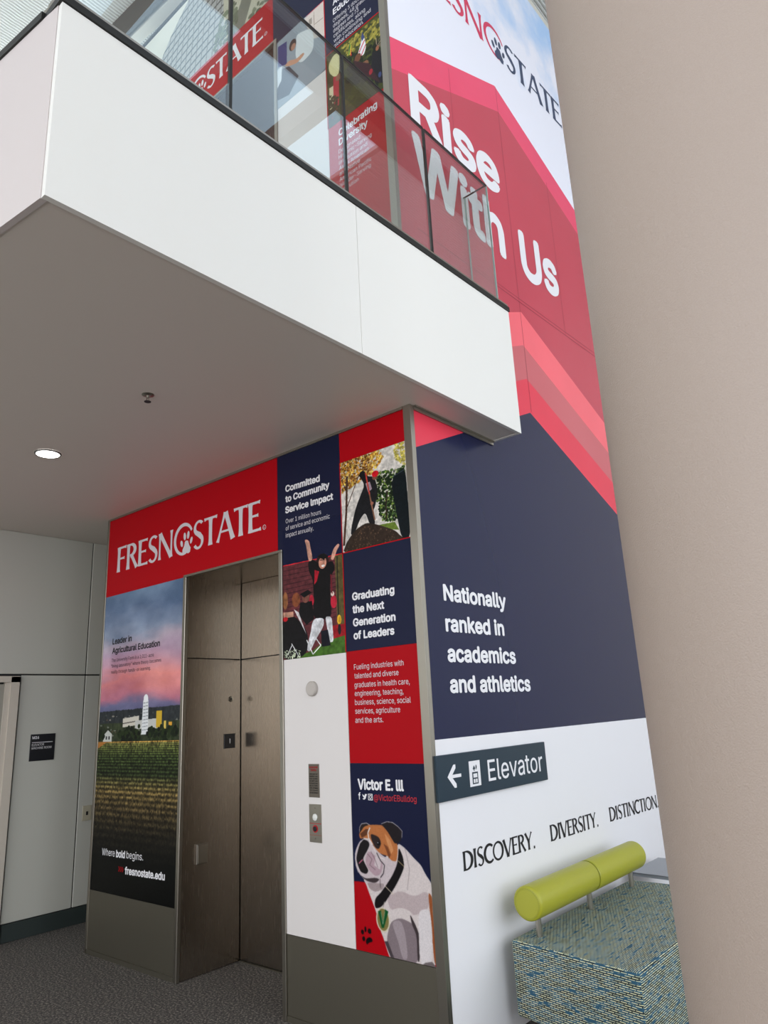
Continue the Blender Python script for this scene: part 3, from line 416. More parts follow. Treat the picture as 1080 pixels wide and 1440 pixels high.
# elevator core walls
cw = MB()
for z0, top in ((0, F2), (F2, TOPF)):
    cw.box(-3.27, -2.16, .0121, .30, z0, top).box(-1.09, -.0121, .0121, .30, z0, top).box(-2.16, -1.09, .0121, .30, z0+2.63, top)
struct(cw.build('wall_front', M_paint))
struct(MB().box(-.25, -.0121, .30, 6.5, 0, TOPR).build('wall_right', M_paint))
struct(MB().box(-3.29, -3.27, .0, 3.2, 0, TOPF).build('wall_side', M_wallgrey))
# far walls and roof of the atrium
def winwall(name, axis, pos, a0, a1):
    m = MB(); t = .25
    def bx(u0, u1, z0, z1):
        if axis == 'x': m.box(pos, pos+t, u0, u1, z0, z1)
        else: m.box(u0, u1, pos-t, pos, z0, z1)
    bx(a0, a1, 0, .9); bx(a0, a1, 8.1, 8.9); bx(a0, a0+.5, .9, 8.1); bx(a1-.5, a1, .9, 8.1); bx(a0, a1, 4.0, 4.5)
    n = int((a1-a0)/2.2)
    for i in range(1, n): u = a0+(a1-a0)*i/n; bx(u-.12, u+.12, .9, 8.1)
    return struct(m.build(name, M_paint))
winwall('wall_back', 'y', -9.35, -4.5, 9.6); winwall('wall_east', 'x', 9.35, -9.6, 9)
struct(MB().box(-8, 9.6, 8.75, 9, 0, 8.9).build('wall_north', M_paint))
struct(MB().box(-8, -7.8, -9.6, 9, 4.0, 8.9).build('wall_west', M_paint))
struct(MB().box(-4.6, -4.35, -9.6, -3.2, 0, 8.9).build('wall_lobby', M_paint))
# corrugated deck with two skylight openings
ce = MB(); ZC = 8.80; pitch_ = .036
def deck(x0, x1, y0, y1):
    n = int((x1-x0)/pitch_); vs = []
    for i in range(n):
        x = x0+i*pitch_
        for dx, dz in ((0, 0), (.014, 0), (.018, .018), (.032, .018)): vs += [(x+dx, y0, ZC+dz), (x+dx, y1, ZC+dz)]
    vs += [(x0+n*pitch_, y0, ZC), (x0+n*pitch_, y1, ZC)]
    ce.add(vs, [(2*i, 2*i+1, 2*i+3, 2*i+2) for i in range(len(vs)//2-1)])
deck(-8, 2.8, -9.6, 9); deck(2.8, 5.0, -9.6, -1.2); deck(2.8, 5.0, 3.2, 9); deck(5.0, 9.6, -9.6, 9)
ceo = struct(ce.build('ceiling', M_deck))
sl = MB(); sl.box(-8, 2.8, -9.6, 9, ZC+.1, ZC+.16).box(5, 9.6, -9.6, 9, ZC+.1, ZC+.16).box(2.8, 5, -9.6, -1.2, ZC+.1, ZC+.16).box(2.8, 5, 3.2, 9, ZC+.1, ZC+.16); sl.build('roof_slab', M_paint, ceo)
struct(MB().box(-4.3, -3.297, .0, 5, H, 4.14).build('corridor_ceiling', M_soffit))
# beams
def beam(x0, y0, x1, y1, wd, z0, z1):
    d = Vector((x1-x0, y1-y0, 0)).normalized(); n = Vector((-d.y, d.x, 0))*wd/2
    return MB().prism([(x0+n.x, y0+n.y, z0), (x1+n.x, y1+n.y, z0), (x1-n.x, y1-n.y, z0), (x0-n.x, y0-n.y, z0)], (0, 0, z1-z0))
M_beam = mat('beam_paint', (214, 210, 196), 0.5)
tb = thing('roof_beam', 'pale beige roof beam above the upper elevator wall, dark strip along its side', 'beam', (-4, 0, 8.5))
beam(-7.7, -.265, -.3, .165, .105, 8.50, 8.795).build('beam_body', M_beam, tb)
beam(-7.7, -.355, -.3, .045, .045, 8.50, 8.795).build('dark_edge_strip', mat('beam_strip', (70, 74, 72), .5), tb)  # thin dark grey strip beside the beam
tb = thing('roof_beam', 'pale roof beam running above the top edge of the mural wall', 'beam', (-.1, 3, 8.6))
MB().box(-.30, -.03, .4, 8.7, 8.53, 8.66).build('beam_body', M_beam, tb)
for i, (x, y0, y1) in enumerate(((2.65, -9, 8.7), (5.15, -9, 8.7))):
    t = MB().box(x-.1, x+.1, y0, y1, 8.45, 8.79).build('roof_beam', mat('red_brown_beam', (150, 110, 98), .5)); tag(t, 'roof beam along the skylight edge, seen only mirrored in the railing glass', 'beam', 'skylight edge beams')
for y in (-.2, .9, 2.0):
    t = MB().box(2.76, 5.04, y-.08, y+.08, 8.5, 8.79).build('roof_beam', bpy.data.materials['red_brown_beam']); tag(t, 'short cross beam inside the skylight opening', 'beam', 'skylight cross beams')

# ------------------------------------------------------------------ BALCONY
def dirl(x): return -2.191-.115*(.218-x)   # front-left face line
ba = thing('balcony', 'off-white second floor balcony slab with a grey underside over the elevator', 'balcony', (0.218, -2.191, H))
so = MB(); P = [(.214, -2.187, H), (.214, .885, H), (0.0, .885, H), (0.0, -.0005, H), (-4.3, -.0005, H), (-4.3, dirl(-4.3)+.01, H)]
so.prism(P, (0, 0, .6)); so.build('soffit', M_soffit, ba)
def fasc(y0, y1, za, zb, name='fascia_panel'):
    m = MB(); m.add([(.194, y0, H-.003), (.218, y0, H-.003), (.218, y1, H-.003), (.194, y1, H-.003), (.194, y0, za), (.218, y0, za), (.218, y1, zb), (.194, y1, zb)],
        [(3, 2, 1, 0), (4, 5, 6, 7), (0, 1, 5, 4), (1, 2, 6, 5), (2, 3, 7, 6), (3, 0, 4, 7)]); return m.build(name, M_fascia, ba)
zt = lambda y: 4.103+(y+2.191)*.0205
fasc(-2.191, -.6425, zt(-2.191), zt(-.6425)); fasc(-.6395, .889, zt(-.6395), zt(.889))
m = MB().prism([(.192, -2.1935, H-.003), (-4.118, dirl(-4.118), H-.003), (-4.118, dirl(-4.118)+.02, H-.003), (.192, -2.171, H-.003)], (0, 0, .823)); m.build('fascia_panel', mat('fascia_paint_shaded', (202, 192, 188), 0.5, bump=.12, bscale=300), ba)  # same paint as the front, darkened for the dimmer light on this side
MB().box(0.0, .194, .867, .889, H-.003, 4.165).build('fascia_panel', M_fascia, ba)
MB().prism([(.19, -2.17, 3.9), (.19, .865, 3.9), (0, .865, 3.9), (0, -.0005, 3.9), (-4.3, -.0005, 3.9), (-4.3, -2.6, 3.9)], (0, 0, .24)).build('floor_deck', mat('upper_carpet', (120, 112, 104), .8), ba)
def cap(y0, y1):
    m = MB(); m.add([(.10, y0, zt(y0)+.002), (.226, y0, zt(y0)+.002), (.226, y1, zt(y1)+.002), (.10, y1, zt(y1)+.002), (.10, y0, zt(y0)+.034), (.226, y0, zt(y0)+.034), (.226, y1, zt(y1)+.034), (.10, y1, zt(y1)+.034)],
        [(3, 2, 1, 0), (4, 5, 6, 7), (0, 1, 5, 4), (1, 2, 6, 5), (2, 3, 7, 6), (3, 0, 4, 7)]); m.build('base_channel', M_dark, ra)
    m = MB(); m.add([(.12, y0, zt(y0)+.036), (.215, y0, zt(y0)+.036), (.215, y1, zt(y1)+.036), (.12, y1, zt(y1)+.036), (.12, y0, zt(y0)+.058), (.215, y0, zt(y0)+.058), (.215, y1, zt(y1)+.058), (.12, y1, zt(y1)+.058)],
        [(3, 2, 1, 0), (4, 5, 6, 7), (0, 1, 5, 4), (1, 2, 6, 5), (2, 3, 7, 6), (3, 0, 4, 7)]); m.build('channel_cover', M_trim, ra)
ra = thing('glass_railing', 'frameless clear glass railing with dark base channel along the balcony edge', 'railing', (.19, -.6, 4.2))
cap(-2.2, .05); cap(.053, .895)
MB().prism([(.099, -2.212, 4.105), (-4.3, dirl(-4.3)-.01, 4.105), (-4.3, dirl(-4.3)+.11, 4.105), (.099, -2.08, 4.105)], (0, 0, .034)).build('base_channel', M_dark, ra)
MB().prism([(.118, -2.195, 4.14), (-4.3, dirl(-4.3)+.005, 4.14), (-4.3, dirl(-4.3)+.09, 4.14), (.118, -2.10, 4.14)], (0, 0, .022)).build('channel_cover', M_trim, ra)
J = [-2.17, -1.428, -.672, .073, .815]
def pane(y0, y1):
    za, zb = 4.16+(y0+2.19)*.0205, 4.16+(y1+2.19)*.0205; h = .925; x0, x1 = .183, .195
    vs = [(x0, y0, za), (x1, y0, za), (x1, y1, zb), (x0, y1, zb), (x0, y0, za+h), (x1, y0, za+h), (x1, y1, zb+h), (x0, y1, zb+h)]
    fs = [(3, 2, 1, 0), (4, 5, 6, 7), (0, 1, 5, 4), (1, 2, 6, 5), (2, 3, 7, 6), (3, 0, 4, 7)]
    g = MB().add([vs[i] for i in range(8)], [fs[3], fs[5]]).build('glass_pane', M_glass, ra)
    MB().add([(a[0]+(.001 if a[0] > .19 else -.001), a[1], a[2]) for a in vs[4:]]+[(a[0]+(.001 if a[0] > .19 else -.001), a[1], a[2]+.009) for a in vs[4:]], [(3, 2, 1, 0), (4, 5, 6, 7), (0, 1, 5, 4), (1, 2, 6, 5), (2, 3, 7, 6), (3, 0, 4, 7)]).build('top_edge', M_dark, ra)
for a, b in zip(J[:-1], J[1:]): pane(a+.006, b-.0095)
for j in J[1:-1]:
    z = 4.16+(j+2.19)*.0205; MB().box(.182, .196, j-.009, j+.007, z, z+.925).build('joint_gasket', M_dark, ra)
z = 4.16+(.815+2.19)*.0205
MB().box(.183, .195, .807, .813, z, z+.925).build('pane_edge', M_glassedge, ra)
MB().add([(0.004, .800, z), (.180, .800, z), (.180, .800, z+.925), (.004, .800, z+.925)], [(0, 1, 2, 3)]).build('glass_pane', M_glass, ra)
MB().box(.004, .180, .796, .804, z+.925, z+.933).build('top_edge', M_dark, ra)
MB().box(.010, .018, .796, .804, z, z+.925).build('pane_edge', M_glassedge, ra)
for i in range(4):
    x1 = .16-i*1.05; x0 = x1-1.03
    MB().add([(x0, dirl(x0)+.05, 4.16), (x1, dirl(x1)+.05, 4.16), (x1, dirl(x1)+.05, 5.08), (x0, dirl(x0)+.05, 5.08)], [(0, 1, 2, 3)]).build('glass_pane', M_glass, ra)
# downlight and sprinkler in the soffit
def disc_light(x, y, label, r=.070):
    t = thing('recessed_downlight', label, 'light', (x, y, H))
    m = MB(); m.lathe((x, y, H-.006), (0, 0, 1), [(0, r), (.0055, r)]); m.build('lens', M_lamp, t)
    n = 40; vs = []
    for rr, zz in ((r, H-.002), (r, H-.008), (r+.008, H-.008), (r+.011, H-.001)):
        vs += [(x+rr*math.cos(2*math.pi*i/n), y+rr*math.sin(2*math.pi*i/n), zz) for i in range(n)]
    MB().add(vs, [(k*n+i, k*n+(i+1) % n, (k+1)*n+(i+1) % n, (k+1)*n+i) for k in range(3) for i in range(n)]).build('trim_ring', mat('ring_grey', (90, 88, 84), .4), t)
    l = bpy.data.lights.new('downlight', 'SPOT'); l.energy = 22; l.spot_size = math.radians(120); l.spot_blend = .6; l.color = (1, .95, .88); l.shadow_soft_size = .06
    lo = bpy.data.objects.new('downlight_lamp', l); C.objects.link(lo); lo.location = (x, y, H-.03)
disc_light(-2.075, -1.10, 'round glowing white downlight set in the grey balcony underside')
def sprinkler(x, y, label):
    t = thing('fire_sprinkler', label, 'sprinkler', (x, y, H))
    MB().lathe((x, y, H), (0, 0, -1), [(0, .032), (.003, .032), (.006, .022), (.008, .012)], 28).build('escutcheon', M_trim, t, smooth=True)
    m = MB().cyl((x, y, H-.008), (x, y, H-.022), .008, n=14); m.build('body', M_trim, t, smooth=True)
    MB().box(x-.012, x-.009, y-.002, y+.002, H-.040, H-.016).box(x+.009, x+.012, y-.002, y+.002, H-.040, H-.016).box(x-.012, x+.012, y-.002, y+.002, H-.020, H-.016).build('frame_arms', M_trim, t)
    m = MB().lathe((x, y, H-.040), (0, 0, -1), [(0, .018), (.002, .018)], 20); m.build('deflector', M_dark, t)
sprinkler(-.89, -1.123, 'small chrome fire sprinkler hanging from the middle of the balcony underside')
sprinkler(-2.62, -1.35, 'small chrome fire sprinkler beyond the downlight near the left edge')

# ------------------------------------------------------------------ PANELS ON THE ELEVATOR WALL
def board(name, label, cat, x0, x1, z0, z1, m, kids=None):
    o = MB().box(x0, x1, 0, .012, z0, z1).build(name, m); tag(o, label, cat); return o
g = .0012
XA, XB, XC, XD, XE = -3.268, -2.155, -1.137, -.562, -.047
def logo(pl, u, z, parent, mats, sx=1.0, dz=0.0, cap_=.208, reg=True):
    """u,z: function giving left edge; built in unit coords of the lower header"""
    mred, mblue = mats
    f = lambda x: u+(x+3.117)*sx
    zb = lambda x: z+dz*((x+3.117)/1.812)
    k = cap_/.208
    caps('lettering', pl, 'FRESN', f(-3.125), f(-2.325), zb(-3.1), zb(-2.325), cap_, mred, parent)
    cx, cz = f(-2.185), zb(-2.185)+.093*k
    V, Fs = [], []
    st = arc(cx, cz+.012*k, .112*sx, .112*k, 28, 292, .02, .016, 26, mid=.030*min(sx, k))
    for i in range(len(st)):
        a = st[max(0, i-1)]; b_ = st[min(len(st)-1, i+1)]; dx, dy = b_[0]-a[0], b_[1]-a[1]; L = math.hypot(dx, dy)
        V += [(st[i][0]-dy/L*st[i][2]/2, st[i][1]+dx/L*st[i][2]/2), (st[i][0]+dy/L*st[i][2]/2, st[i][1]-dx/L*st[i][2]/2)]
    Fs = [(2*i, 2*i+2, 2*i+3, 2*i+1) for i in range(len(st)-1)]
    glyphs('letter_ring', pl, V, Fs, .0012, mred, parent)
    shapes('paw_emblem', pl, paw(cx+.036*sx, cz-.024*k, .076*sx, .088*k), mblue, parent, .0018)
    caps('lettering', pl, 'STATE', f(-2.062), f(-1.300), zb(-2.06), zb(-1.3), cap_, mblue, parent)
    if reg:
        v, q = text2d('R'); 
        ring = []
        for i in range(16):
            a = 2*math.pi*i/16
            ring.append((f(-1.268)+.017*math.cos(a)*sx, zb(-1.27)+.012+.017*math.sin(a)))
        inner = [(f(-1.268)+.013*math.cos(2*math.pi*i/16)*sx, zb(-1.27)+.012+.013*math.sin(2*math.pi*i/16)) for i in range(16)]
        Vv = ring+inner; Ff = [(i, (i+1) % 16, 16+(i+1) % 16, 16+i) for i in range(16)]
        k0 = len(Vv); Vv += [(f(-1.268)+(x-.33)*.022, zb(-1.27)+.012+(y-.34)*.022) for x, y, _ in v]; Ff += [tuple(i+k0 for i in t) for t in q]
        glyphs('registered_mark', pl, Vv, Ff, .0012, mblue, parent)
hp = board('header_panel', 'long dark red panel with white university name over the ground floor elevator', 'panel', XA, XC-g, 2.632, 3.268, M_red)
hp2 = MB().box(XA, XB-.012, 0, .012, 2.617, 2.6315).build('lower_edge', M_red, hp)
logo('F', -3.117, 2.803, hp, (M_light, M_light))
# farm picture
cv = Canvas(XA, XB-.012, .424, 2.6165, 420, (0, 0, 0)); X, Z = cv.X, cv.Z
def ramp(t, stops):
    t = np.clip(t, stops[0][0], stops[-1][0]); o = np.zeros(t.shape+(3,), np.float32)
    xs = [s_[0] for s_ in stops]
    for c in range(3): o[..., c] = np.interp(t, xs, [s_[1][c] for s_ in stops])
    return o
n1 = cv.noise(3, 9, 5, 1); n2 = cv.noise(2.5, 16, 5, 2)
sky = ramp(Z+(n2-.5)*.22, [(1.68, (84, 88, 118)), (1.76, (112, 112, 146)), (1.84, (190, 120, 140)), (1.93, (222, 138, 140)), (2.0, (196, 146, 164)), (2.12, (176, 150, 172)), (2.22, (178, 164, 178)), (2.3, (134, 146, 168)), (2.45, (96, 116, 146)), (2.62, (108, 132, 160))])
glow = np.exp(-((X+2.45)/.38)**2-((Z-1.93)/.13)**2)[..., None]; sky = sky*(1-glow*.55)+np.array((246, 150, 132))*glow*.5
sky += ((n1-.5)*90)[..., None]; cv.a[:] = sky
hz = 1.70+.01*(X+2.7)
tl = hz+.012*cv.noise(60, 2, 3, 5); m = Z < tl; cv.a[m] = (np.array((30, 34, 36))+(cv.noise(50, 90, 3, 6)[..., None]*34))[m]
m = (Z < 1.61); nn = cv.noise(38, 60, 3, 8); cv.a[m] = (np.array((26, 32, 24))+(nn[..., None]*np.array((50, 54, 34)))) [m]
for i in range(70):
    x = random.uniform(XA, XB); z = random.uniform(1.50, 1.68); c = random.choice(((170, 170, 160), (110, 90, 70), (200, 190, 170), (90, 100, 90))); cv.ellipse(x, z, random.uniform(.006, .02), random.uniform(.003, .008), c, .6)
P = lambda L, c: cv.poly(L, c)
P([(-2.92, 1.575), (-2.70, 1.59), (-2.70, 1.655), (-2.92, 1.64)], (206, 200, 186)); P([(-2.92, 1.60), (-2.70, 1.615), (-2.70, 1.622), (-2.92, 1.607)], (90, 86, 80))
P([(-2.75, 1.56), (-2.45, 1.56), (-2.45, 1.63), (-2.75, 1.62)], (196, 196, 190)); P([(-2.66, 1.52), (-2.57, 1.52), (-2.58, 1.76), (-2.615, 1.80), (-2.65, 1.76)], (222, 224, 224))
for i in range(9): cv.line([(-2.65, 1.55+i*.024), (-2.58, 1.555+i*.024)], .004, (120, 126, 130))
cv.ellipse(-2.615, 1.775, .03, .03, (235, 236, 236)); P([(-2.47, 1.565), (-2.40, 1.565), (-2.40, 1.68), (-2.47, 1.68)], (206, 168, 52)); P([(-2.31, 1.555), (-2.27, 1.555), (-2.27, 1.60), (-2.31, 1.60)], (220, 160, 60)); P([(-2.37, 1.555), (-2.345, 1.555), (-2.345, 1.61), (-2.37, 1.61)], (220, 190, 90))
P([(-3.2, 1.475), (-3.07, 1.475), (-3.07, 1.53), (-3.13, 1.56), (-3.2, 1.52)], (196, 198, 190)); P([(-3.16, 1.49), (-3.14, 1.49), (-3.14, 1.515), (-3.16, 1.515)], (60, 60, 60)); P([(-3.12, 1.49), (-3.10, 1.49), (-3.10, 1.515), (-3.12, 1.515)], (60, 60, 60))
for x, r in ((-2.95, .05), (-2.84, .07), (-2.72, .05), (-2.5, .06), (-2.38, .05), (-2.25, .06), (-3.24, .04)):
    for k in range(26): cv.ellipse(x+random.gauss(0, r*.6), 1.52+random.gauss(0, r*.45), .018, .016, random.choice(((26, 36, 22), (40, 52, 28), (18, 24, 18))))
field = ramp(Z, [(.424, (5, 6, 6)), (.66, (8, 9, 8)), (.84, (30, 27, 20)), (1.0, (66, 56, 36)), (1.12, (92, 78, 46)), (1.20, (70, 68, 40)), (1.24, (36, 44, 25)), (1.36, (48, 58, 31)), (1.43, (78, 84, 44)), (1.462, (104, 102, 56)), (1.475, (180, 126, 60))])
u = np.clip((1.52-Z), .02, 2); rows = np.sin(np.log(u+.12)*95+(X+2.7)*.3)
m = Z < 1.475; fl = np.clip(1.2-u*.9, .1, 1); nz = cv.noise(90, 160, 2, 9)
fld = field*(1+.42*rows*fl)[..., None]*(1+(nz-.5)*1.5)[..., None]; cv.a[m] = fld[m]
cv.poly([(XA, 1.425), (-3.13, 1.475), (XA, 1.475)], (168, 112, 54)); cv.blur(); cv.grain(3)
fp = cv.panel('picture_panel', 'F', cv.material('farm_print')); tag(fp, 'tall printed picture of crop rows under a pink sunset, left of the elevator', 'panel')
lines('lettering', 'F', [('Leader in', -3.129, -2.846, 2.220, 2.221, .045), ('Agricultural Education', -3.126, -2.453, 2.147, 2.146, .045)], M_black, fp, .022)
lines('lettering', 'F', [('The University Farm is a 1,011-acre', -3.13, -2.529, 2.080, 2.076, .026), ('“living laboratory” where theory becomes', -3.133, -2.429, 2.036, 2.030, .026), ('reality through hands-on learning.', -3.129, -2.564, 1.990, 1.982, .026)], mat('print_dark_grey', (40, 36, 46), .4), fp, -.004)
lines('lettering', 'F', [('Where', -3.123, -2.945, .672, .674, .047), ('begins.', -2.785, -2.57, .677, .679, .047)], M_white, fp, -.004)
lines('lettering', 'F', [('bold', -2.925, -2.805, .674, .676, .047), ('fresnostate.edu', -2.798, -2.298, .573, .581, .047)], M_white, fp, .03)
for i in range(3):
    x = -2.885+i*.024; shapes('chevron_mark', 'F', [[(x, .615), (x+.007, .615), (x+.02, .598), (x+.007, .581), (x, .581), (x+.012, .598)]], M_red, fp)
# column of squares: x from -1.137 to -.562
cp = board('text_panel', 'navy panel with white community service text, right of the ground floor header', 'panel', XC+g, XD-g, 2.755, 3.268, M_navy)
lines('lettering', 'F', [('Committed', -1.057, -.737, 3.009, 3.005, .043), ('to Community', -1.058, -.655, 2.938, 2.942, .043), ('Service Impact', -1.06, -.626, 2.865, 2.861, .043)], M_white, cp, .034)
lines('lettering', 'F', [('Over 1 million hours', -1.057, -.734, 2.796, 2.791, .029)], M_light, cp, -.006)
cv = Canvas(-1.090, XD-g, 1.933, 2.7545, 640, (20, 25, 54)); cv.draw(GRADS); cv.a *= (.72+.56*cv.noise(26, 38, 3, 41))[..., None]; navy_ = (cv.Z > 2.54+.045*0)&(cv.a[..., 0] < 60)&(cv.a[..., 2] > cv.a[..., 0]*1.6); cv.a[navy_] = (20, 25, 54); cv.blur(); cv.grain(4)
gp = cv.panel('picture_panel', 'F', cv.material('graduates_print')); tag(gp, 'printed picture of a leaping graduate with raised arms, beside the elevator frame', 'panel')
MB().box(XC+g, -1.0902, 0, .012, 2.63, 2.7545).build('side_strip', M_navy, gp)
lines('lettering', 'F', [('of service and economic', -1.058, -.66, 2.7485, 2.7475, .029), ('impact annually.', -1.059, -.804, 2.702, 2.700, .029)], M_light, gp, -.006)
wp = board('white_panel', 'plain white wall panel holding the elevator call button', 'panel', -1.090, XD-g*2, .4265, 1.932, M_offw)
# rightmost column x -.562..-.047
rp = board('colour_panel', 'plain red panel at the top beside the corner post, above the tree picture', 'panel', XD+g, XE, 3.077, 3.268, M_red)
cv = Canvas(XD+g, XE, 2.512, 3.0755, 640, (214, 208, 200)); cv.draw(TREE); cv.a *= (.76+.48*cv.noise(30, 34, 3, 42))[..., None]; cv.blur(); cv.grain(5)
tp = cv.panel('picture_panel', 'F', cv.material('planting_print')); tag(tp, 'printed picture of a person in a red cap shovelling soil among trees', 'panel')
shapes('red_border', 'F', [[(XD-.004, 2.508), (XE, 2.508), (XE, 2.514), (XD-.004, 2.514)], [(XD-.004, 1.936), (XD+.003, 1.936), (XD+.003, 3.077), (XD-.004, 3.077)]], M_red, tp)
np_ = board('text_panel', 'navy panel with white text about graduating leaders, under the tree picture', 'panel', XD+g, XE, 1.937, 2.511, M_navy)
lines('lettering', 'F', [('Graduating', -.499, -.182, 2.223, 2.221, .043), ('the Next', -.5, -.26, 2.149, 2.147, .043), ('Generation', -.5, -.184, 2.074, 2.072, .043), ('of Leaders', -.499, -.197, 2.001, 1.999, .043)], M_white, np_, .034)
fp2 = board('text_panel', 'red panel with small white text about fueling industries', 'panel', XD+g, XE, 1.3345, 1.9358, mat('print_red_panel', (172, 4, 18), .4, spec=.12))
lines('lettering', 'F', [('Fueling industries with', -.505, -.146, 1.832, 1.829, .029), ('talented and diverse', -.504, -.184, 1.783, 1.781, .029), ('graduates in health care,', -.506, -.112, 1.734, 1.730, .029), ('engineering, teaching,', -.506, -.157, 1.688, 1.683, .029), ('business, science, social', -.507, -.111, 1.640, 1.636, .029), ('services, agriculture', -.507, -.186, 1.593, 1.590, .029), ('and the arts.', -.509, -.306, 1.545, 1.543, .029)], M_light, fp2, -.004)
cv = Canvas(XD+g, XE, .4265, 1.3335, 800, (20, 25, 54)); cv.poly([(XD-.1, .3), (0, .3), (0, .752), (XD-.1, .746)], (172, 4, 18)); cv.draw(DOG)
sharp = cv.a.copy()
for _ in range(24): cv.blur()
cv.a = cv.a*.5+sharp*.5; cv.blur()
fur = cv.noise(120, 200, 2, 21); lum = cv.a.mean(-1); mm = lum > 90; cv.a[mm] *= (1+(fur-.5)*.10)[mm][:, None]; cv.grain(2.5)
dp = cv.panel('picture_panel', 'F', cv.material('dog_print')); tag(dp, 'printed picture of a sitting brown and white bulldog wearing a medal', 'panel')
lines('lettering', 'F', [('Victor E. III', -.509, -.189, 1.203, 1.203, .052)], M_white, dp, .034)
lines('lettering', 'F', [('@VictorEBulldog', -.397, -.110, 1.149, 1.151, .030)], mat('print_handle_red', (190, 36, 48), .4), dp, .004)
lines('lettering', 'F', [('f', -.507, -.491, 1.151, 1.151, .034)], M_white, dp, .02)
bx_, bz_ = -.462, 1.165
shapes('bird_symbol', 'F', [[(bx_-.016, bz_-.010), (bx_-.004, bz_-.006), (bx_-.014, bz_+.004), (bx_-.015, bz_+.014), (bx_-.002, bz_+.004), (bx_+.004, bz_+.014), (bx_+.012, bz_+.014), (bx_+.018, bz_+.012), (bx_+.013, bz_+.006), (bx_+.008, bz_-.008), (bx_-.004, bz_-.015)]], M_white, dp)
def ringpoly(cx, cz, ro, ri, n=4, rot=math.pi/4):
    o = [(cx+ro*math.cos(rot+2*math.pi*i/n), cz+ro*math.sin(rot+2*math.pi*i/n)) for i in range(n)]; i_ = [(cx+ri*math.cos(rot+2*math.pi*i/n), cz+ri*math.sin(rot+2*math.pi*i/n)) for i in range(n)]
    return [[o[k], o[(k+1) % n], i_[(k+1) % n], i_[k]] for k in range(n)]
shapes('camera_symbol', 'F', ringpoly(-.421, 1.165, .0225, .0175)+ringpoly(-.421, 1.165, .0095, .0060, 14, 0)+[ell(-.412, 1.174, .002, .002, 0, 8)], M_white, dp)
# steel kick panels
kp = board('kick_panel', 'brushed steel kick panel at the foot of the wall left of the elevator', 'kick panel', XA, XB-.012, .03, .4228, M_kick)
MB().box(XA-.01, XB-.012, -.006, .012, 0, .029).build('base_strip', M_kick, kp)
kp = board('kick_panel', 'wide dark steel kick panel under the bulldog picture and call buttons', 'kick panel', -1.090, XE, .03, .4228, M_kick)
MB().box(-1.090, XE, -.006, .012, 0, .029).build('base_strip', M_kick, kp)
# trims
def trim(name, label, m, cat='trim'): o = m.build(name, M_trim, None, bevel=.001, seg=1); return tag(o, label, cat)
trim('corner_post', 'tall satin metal corner post where the elevator wall meets the mural wall', MB().box(-.0465, .006, -.006, .012, 0, H-.001).box(-.0115, .006, .012, .030, 0, H-.001))
trim('edge_trim', 'thin metal edge trim up the left end of the elevator wall', MB().box(-3.296, -3.2685, -.006, .02, 0, H-.001))
trim('ceiling_trim', 'metal strip along the top of the red header and navy panels', MB().box(-3.268, -.047, -.008, .012, 3.2685, H-.0005))
trim('ceiling_trim', 'short metal strip under the balcony at the top of the mural wall', MB().box(.001, .010, .031, .884, 3.258, H-.0005).box(.010, .022, .031, .884, 3.278, H-.0005))
# white reflective edge strip of upper corner post
trim('corner_post', 'metal corner post of the upper floor beside the pink mural', MB().box(-.0465, .006, -.006, .012, F2+.02, TOPF).box(-.0115, .006, .012, .03, F2+.02, TOPF))

# ------------------------------------------------------------------ ELEVATORS
def elevator(z, label):
    t = thing('elevator_doorway', label, 'elevator', (-1.62, .25, z))
    fr = MB(); fr.box(-2.165, -2.132, -.010, .02, z+.0, z+2.613).box(-1.123, -1.092, -.010, .02, z+.0, z+2.613).box(-2.165, -1.092, -.010, .02, z+2.5965+.0165, z+2.630)
    fr.build('frame', M_trim, t, bevel=.002, seg=1)
    sd = M_steel_door
    MB().box(-2.150, -2.130, .021, .50, z+.004, z+2.026).build('side_panel', sd, t)
    MB().box(-2.150, -2.130, .021, .50, z+2.034, z+2.612).build('side_panel', sd, t)
    MB().box(-1.122, -1.102, .021, .50, z+.004, z+2.026).build('side_panel', sd, t)
    MB().box(-1.122, -1.102, .021, .50, z+2.034, z+2.612).build('side_panel', sd, t)
    MB().box(-2.130, -1.122, .021, .50, z+2.612, z+2.625).build('head_panel', sd, t)
    MB().box(-2.122, -1.125, .497, .515, z+.012, z+2.026).build('door_panel', sd, t)
    MB().box(-2.122, -1.125, .497, .515, z+2.034, z+2.610).build('transom_panel', sd, t)
    MB().box(-2.16, -1.10, .516, .53, z, z+2.63).build('shaft_backing', M_gap, t)
    MB().box(-2.151, -2.1502, .021, .5, z+2.02, z+2.04).build('joint', M_gap, t)
    MB().box(-2.125, -1.125, .485, .56, z+.0, z+.006).build('sill', M_kick, t)
    return t
elevator(0, 'recessed brushed steel elevator door with deep steel reveals on the ground floor')
elevator(F2, 'dark steel elevator recess of the upper floor seen behind the glass railing')
ip = MB().box(-2.1298, -2.124, .345, .443, 1.395, 1.496).build('floor_number_plate', M_black, None, bevel=.0015, seg=1); tag(ip, 'small black plate with a white floor number on the left elevator reveal', 'sign')
shapes('numeral', 'V', [[(.391, 1.428), (.398, 1.428), (.398, 1.462), (.391, 1.462), (.388, 1.457), (.391, 1.457)]], M_white, ip, .0065)
kh = thing('key_switch', 'small round key escutcheon on the steel elevator reveal above the number plate', 'key switch', (-2.13, .403, 1.741))
MB().lathe((-2.1298, .403, 1.741), (1, 0, 0), [(0, .020), (.004, .020), (.006, .016)], 28).build('escutcheon', M_trim, kh, smooth=True)
MB().cyl((-2.124, .403, 1.741), (-2.121, .403, 1.741), .009, n=20).build('key_hole', M_black, kh)
bx = thing('reveal_box', 'small steel sensor box low on the left elevator reveal', 'box', (-2.13, .163, .73))
